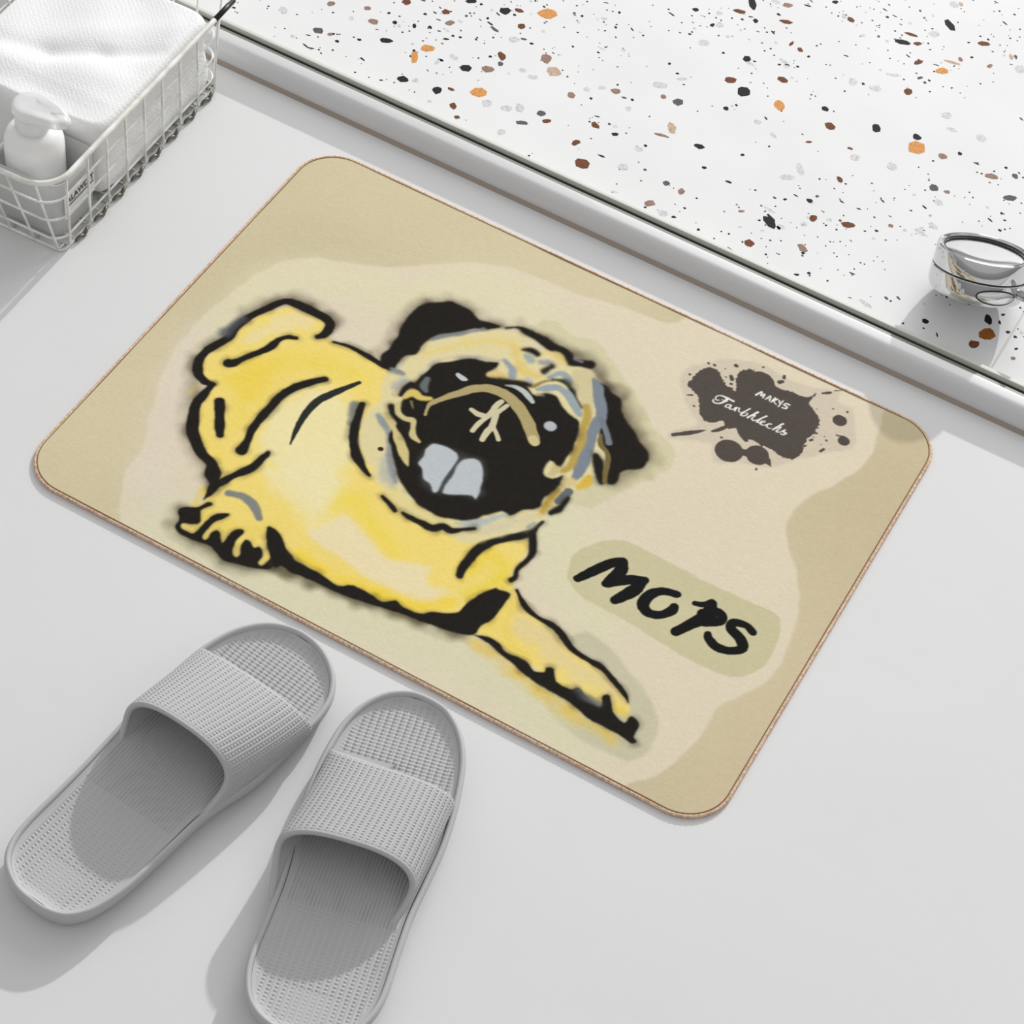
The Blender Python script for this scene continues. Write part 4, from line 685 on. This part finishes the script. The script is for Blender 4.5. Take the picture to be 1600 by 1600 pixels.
    bm = bmesh.new(); bm.from_mesh(me); bmesh.ops.recalc_face_normals(bm, faces=bm.faces); bm.to_mesh(me); bm.free()
    for p in me.polygons: p.use_smooth = True
    link('strap', me, M_grey, root)
    return root
slipper('grey ribbed rubber slide slipper, the left one with its whole heel in view', (-.0625, -.527, 0), -math.radians(5.4), 1, OUTL, (-.0370, -.0425, .0635, .0510, .0030), (.2215, .012, .004, .1545, .0285, .0160, .006, .012))
slipper('grey ribbed rubber slide slipper nearest the camera, its heel cut off by the frame', (.1400, -.5190, 0), math.radians(13.4), -1, OUTL2, (-.0475, -.0435, .0455, .0570, .0065), (.2030, .002, .021, .1360, .0290, .0095, .014, .018))

# ------------------------------------------------------------------ wire basket
# corners in plan: right side runs along y, front side along x
bas = empty('wire_basket', 'white wire basket holding a towel and a pump bottle', 'basket', (-.4085, -.010, 0), math.radians(2.2))
HB = .080
def rim_path(z, x1, x0, y0, y1, r, n=8):
    pts = []
    for cx, cy, a0 in ((x1-r, y1-r, 0), (x0+r, y1-r, PI/2), (x0+r, y0+r, PI), (x1-r, y0+r, 3*PI/2)):
        for k in range(n+1):
            a = a0+PI/2*k/n; pts.append((cx+r*math.cos(a), cy+r*math.sin(a), z))
    return pts
XL = -.165
bm = bmesh.new(); tube(bm, rim_path(HB, .001, XL-.012, -.012, .290, .028, 10), .0024, 10, closed=True)
bm_obj('rim', bm, M_wire, bas)
bm = bmesh.new(); tube(bm, [(.001, .240, HB), (.001, .2715, HB)], .0025, 10); bm_obj('chipped_patch', bm, mat('bare_black_metal', (.02, .02, .02), .35, metal=.5), bas)['label'] = 'bare black metal where the white coating has worn off'
for lv, (zz_, f) in enumerate(((.059, .74), (.037, .46), (.014, .18))):
    bm = bmesh.new(); tube(bm, rim_path(zz_, .001*f, XL-.012*f, -.012*f, .245+.010*f, .012+.010*f, 8), .0011, 6, closed=True)
    bm_obj('hoop_wire', bm, M_wire, bas)
bm = bmesh.new(); tube(bm, rim_path(.0015, .0, XL, .0, .245, .006, 5), .0014, 6, closed=True)
bm_obj('base_wire', bm, M_wire, bas)
for k in range(10):                       # right side uprights, each bending under the floor of the basket
    y = .012+.0285*k if k < 8 else (.2385 if k == 8 else .2450)
    if k == 0: y = .010
    yt = y if k < 8 else (.246 if k == 8 else .270)
    if k == 9: continue
    bm = bmesh.new(); tube(bm, [(.001, yt, HB), (.0012, y, .003), (-.001, y, .0012), (-.010, y, .0012)], .0011, 6)
    bm_obj('upright_wire', bm, M_wire, bas)
    bm = bmesh.new(); tube(bm, [(XL-.012, yt, HB), (XL-.0005, y, .003), (XL+.01, y, .0012)], .0011, 6)
    bm_obj('upright_wire', bm, M_wire, bas)
for k in range(7):                        # front and back uprights
    x = -.0045-.0235*k; xt = x-.0135-.0015*k
    for y0, y1 in ((-.012, .0), (.290, .245)):
        bm = bmesh.new(); tube(bm, [(xt if xt < -.028 else xt, y0 + (.004 if k == 0 else 0)*(1 if y0 < 0 else -1), HB), (x, y1, .002), (x, y1+(.008 if y0 < 0 else -.008), .0012)], .0011, 6)
        bm_obj('upright_wire', bm, M_wire, bas)
# twisted wire, coloured in shadow grey, along the foot of the right side
for k in range(8):
    y = .012+.0285*k; pts = []
    for j in range(15):
        t = j/14
        pts.append((.0016+.0028*math.sin(PI*t)*(1 if j % 2 else .8), y+.0045+.0195*t, .0012+.0028*abs(math.sin(2*PI*t))))
    bm = bmesh.new(); tube(bm, pts, .0015, 5)
    bm_obj('shaded_loop', bm, M_shadewire, bas)
# floor of the basket
bm = bmesh.new()
for k in range(12):
    y = .018+.019*k; tube(bm, [(-.001, y, .0032), (XL+.001, y, .0032)], .0009, 5)
bm_obj('bottom_grid', bm, M_wire, bas)

# ------------------------------------------------------------------ towel
NA, NB = 260, 150
a = np.linspace(-1, 1, NA); b = np.linspace(-1, 1, NB)
A_, B_ = np.meshgrid(a, b, indexing='ij')
x0, x1 = -.158, -.0034; y0, y1 = .0675, .2440
cx, cy = (x0+x1)/2, (y0+y1)/2; hx, hy = (x1-x0)/2, (y1-y0)/2
def sup(A, B, k=6): 
    r = (np.abs(A)**k+np.abs(B)**k)**(1/k); return r
Rr = sup(A_, B_, 5)
# map: top sheet for r<.86, then rolls down the sides
m_ = np.maximum(np.maximum(np.abs(A_), np.abs(B_)), 1e-6); ux, uy = A_/m_, B_/m_
rad = m_
sc_ = 1/np.maximum((np.abs(ux)**12+np.abs(uy)**12)**(1/12), 1e-6)
tt = np.clip((rad-.72)/.28, 0, 1)
plan = np.where(rad < .72, rad/.72*.93, .93+.07*np.sin(np.clip(tt*2.2, 0, 1)*PI/2))
bulge = 1+.014*np.sin(tt*9)*(tt > .3)
X = cx+ux*sc_*plan*hx*bulge; Y = cy+uy*sc_*plan*hy*bulge
drop = np.where(tt > 0, .010*(1-np.cos(np.clip(tt*2.2, 0, 1)*PI/2))+np.clip(tt-.3, 0, 1)*.062/.7, 0)
Z = .0815-drop
topm = 1-np.clip((rad-.6)/.2, 0, 1)
def crease(p, q, w_, h_):
    ex, ey = q[0]-p[0], q[1]-p[1]; L = ex*ex+ey*ey; t = np.clip(((X-p[0])*ex+(Y-p[1])*ey)/L, 0, 1)
    dd = np.hypot(X-p[0]-t*ex, Y-p[1]-t*ey); return h_*np.exp(-(dd/w_)**2)
Z += topm*(crease((-.140,.118),(-.095,.128),.010,-.0016)+crease((-.095,.128),(-.055,.150),.010,-.0024)+crease((-.055,.150),(-.015,.178),.009,-.0020)+crease((-.12,.100),(-.03,.128),.016,.0018)+crease((-.10,.15),(-.02,.21),.014,.0012))
Z += topm*.0012*np.sin(X*70+Y*40)+ (np.sin(Y*180+X*60)*.0010+np.sin(Y*410)*.0005)*(tt > .4)
Z -= np.clip((.10-Y)/.04, 0, 1)*.004*topm
vx = np.stack([X, Y, Z], -1).reshape(-1, 3)
me = np_mesh('bath_towel', vx, grid_faces(NA, NB))
tw = link('bath_towel', me, M_towel, None, (-.4085, -.010, 0), math.radians(2.2)); tw['label'] = 'white folded towel filling the wire basket'; tw['category'] = 'towel'
nt = M_towel.node_tree
wv = nt.nodes.new('ShaderNodeTexWave'); wv.inputs['Scale'].default_value = 120; wv.inputs['Distortion'].default_value = 2.5; wv.bands_direction = 'DIAGONAL'
bp = nt.nodes.new('ShaderNodeBump'); bp.inputs['Strength'].default_value = .10; bp.inputs['Distance'].default_value = .0008
tcn = [n for n in nt.nodes if n.bl_idname == 'ShaderNodeTexCoord'][0]
nt.links.new(tcn.outputs['Object'], wv.inputs['Vector']); nt.links.new(wv.outputs['Fac'], bp.inputs['Height'])
pb = nt.nodes['Principled BSDF']; old = pb.inputs['Normal'].links[0].from_socket
nt.links.new(old, bp.inputs['Normal']); nt.links.new(bp.outputs['Normal'], pb.inputs['Normal'])

# ------------------------------------------------------------------ frosted box in the basket corner
bx = empty('plastic_box', 'frosted clear plastic box in the front corner of the wire basket', 'box', (-.4500, .0240, 0), math.radians(2.2))
o1 = rrect(.070, .058, .012, 6)
def shell(o_in, z0, z1, t):
    bm = bmesh.new(); n = len(o_in); k = 1-t/.033
    rings = [[bm.verts.new((x*s, y*s, z)) for x, y in o_in] for s, z in ((.90, z0), (.96, z0+.003), (1, z1), (k, z1), (k*.955, z0+.0045))]
    for A, B in zip(rings[:-1], rings[1:]):
        for i in range(n): bm.faces.new((A[i], A[(i+1) % n], B[(i+1) % n], B[i]))
    bm.faces.new(rings[0][::-1]); bm.faces.new(rings[-1]); return bm
bm_obj('box_body', shell(o1, .0045, .064, .0012), M_box, bx)
bm = bmesh.new()
vs = [bm.verts.new(p) for p in ((.0353, -.022, .024), (.0353, .022, .024), (.0356, .022, .050), (.0356, -.022, .050))]
bm.faces.new(vs)
lb = bm_obj('label', bm, M_label, bx, smooth=False)
md = lb.modifiers.new('t', 'SOLIDIFY'); md.thickness = .0003
cu = bpy.data.curves.new('lettering', 'FONT'); cu.body = 'ALAWDIT'; cu.size = .0085; cu.space_character = 1.05; cu.offset = .0002
tmp = bpy.data.objects.new('lettering', cu); C.objects.link(tmp); bpy.context.view_layer.update()
tme = bpy.data.meshes.new_from_object(tmp); bpy.data.objects.remove(tmp)
lt = link('lettering', tme, M_ink, lb); lt.rotation_euler = (PI/2, 0, PI/2); lt.location = (.0360, -.019, .040)
bm = bmesh.new(); slab(bm, .0357, .0360, -.020, .020, .0365, .0372); bm_obj('underline', bm, M_ink, lb, smooth=False)

# ------------------------------------------------------------------ pump bottle
pb_ = empty('pump_bottle', 'milky white pump bottle with a clear dispenser head, standing in the basket', 'bottle', (-.4570, .0240, .0066), math.radians(8))
lathe('bottle_body', [(.0, .0), (.021, .0), (.0236, .002), (.0243, .010), (.0250, .062), (.0246, .071), (.0225, .078), (.0185, .0820), (.0125, .0835), (.0125, .087), (0, .087)], M_bot, pb_, 64)
lathe('collar', [(.0, .0850), (.0142, .0850), (.0146, .0865), (.0142, .096), (.0130, .0975), (.006, .0975), (.0055, .101), (0, .101)], M_pump, pb_, 48)
bm = bmesh.new()
prof_n = 40; top = []; bot = []
for k in range(prof_n):
    t = 2*PI*k/prof_n; r = .0165; x = r*math.cos(t); y = r*.95*math.sin(t)
    if x > .004:                                   # drawn out into the spout
        f = (x-.004)/.0125; x = .004+f*.030; y = y*(1-.15*f) if f < .5 else math.copysign(max(abs(y), .0035), y)
    top.append((x, y)); bot.append((x, y))
lay = [(.94, .1005), (1., .1015), (1., .1060), (.95, .1082), (.80, .1094), (.5, .1090)]
rings = [[bm.verts.new((x*s, y*s, z-.004*max(0, x-.008)/.026)) for x, y in top] for s, z in lay]
for A, B in zip(rings[:-1], rings[1:]):
    for i in range(prof_n): bm.faces.new((A[i], A[(i+1) % prof_n], B[(i+1) % prof_n], B[i]))
bm.faces.new(rings[0][::-1]); bm.faces.new(rings[-1])
bm_obj('pump_head', bm, M_pump, pb_)

# ------------------------------------------------------------------ chrome knob on the terrazzo
kn = empty('chrome_knob', 'round polished chrome tap knob tilted back on the terrazzo', 'tap knob', KNOB_LOC)
ax = Vector((-.146, .407, .90)).normalized()
tilt = empty('x', '', '') ; bpy.data.objects.remove(tilt)
kn.rotation_mode = 'QUATERNION'; kn.rotation_quaternion = Vector((0,0,1)).rotation_difference(ax)
RK = .0408; HK = .0385
lathe('base_ring', [(0, 0), (RK*.90, 0), (RK*.975, .0012), (RK*1.01, .004), (RK*1.025, .009), (RK*1.02, HK*.52-.0006), (RK*1.0, HK*.52), (RK*.9, HK*.52)], M_chrome, kn)
lathe('seam', [(RK*.9, HK*.50), (RK*.985, HK*.50), (RK*.985, HK*.58), (RK*.9, HK*.58)], M_black, kn)
lathe('upper_ring', [(RK*.9, HK*.56), (RK*1.005, HK*.56), (RK*1.01, HK*.575), (RK*1.0, HK*.93), (RK*.985, HK*.985), (RK*.955, HK), (RK*.925, HK*.992), (RK*.905, HK*.965), (RK*.90, HK*.955), (RK*.885, HK*.965), (RK*.870, HK*.965), (RK*.860, HK*.93), (RK*.845, HK*.91)], M_chrome, kn)
lathe('cap_disc', [(RK*.855, HK*.915), (RK*.83, HK*.930), (RK*.5, HK*.945), (RK*.2, HK*.95), (.0004, HK*.951)], M_chrome2, kn)
bm = bmesh.new()
# lever tongue wrapping the lower side of the knob
pts_ = []; NL = 22
qi = kn.rotation_quaternion.inverted()
th0 = LEV0
def ringpt(t, z, off): return Vector(((RK*1.02+off)*math.cos(t), (RK*1.02+off)*math.sin(t), z))
outl = []
for k in range(NL):
    s = 2*PI*k/NL; outl.append((math.cos(s)*.42, math.sin(s)*.0058))
r1 = [bm.verts.new(ringpt(th0+u_, .0105+v_, .0002)) for u_, v_ in outl]
r2 = [bm.verts.new(ringpt(th0+u_*.94, .0105+v_*.9, .0014)) for u_, v_ in outl]
for i in range(NL): bm.faces.new((r1[i], r1[(i+1) % NL], r2[(i+1) % NL], r2[i]))
cc = bm.verts.new(ringpt(th0, .0105, .0022))
for i in range(NL): bm.faces.new((r2[i], r2[(i+1) % NL], cc))
bm_obj('lever', bm, M_chrome2, kn)
bm = bmesh.new(); tube(bm, [ringpt(th0+u_*1.03, .0105+v_*1.08, .0002) for u_, v_ in outl], .0006, 6, closed=True); bm_obj('lever_seam', bm, M_black, kn)
down = qi @ Vector((0, 0, -1))
bm = bmesh.new(); c0 = Vector((0, 0, .001))+qi @ Vector((0, .016, 0)); c0.z = .001; tube(bm, [c0, c0+down*((kn.rotation_quaternion @ c0).z+KNOB_LOC[2]-TZ-.0002)], .010, 24); bm_obj('stem', bm, M_chrome, kn)
bm = bmesh.new(); s0 = ringpt(th0+.62, .012, -.004); s1 = s0+ (s0-Vector((0,0,.012))).normalized()*.030
tube(bm, [s0, s1], [.0045, .0038], 14); bm_obj('side_arm', bm, M_chrome, kn)
bm = bmesh.new(); tube(bm, [(RK*.862*math.cos(2*PI*k/72), RK*.862*math.sin(2*PI*k/72), HK*.95) for k in range(72)], .0009, 6, closed=True); bm_obj('cap_seam', bm, M_black, kn)
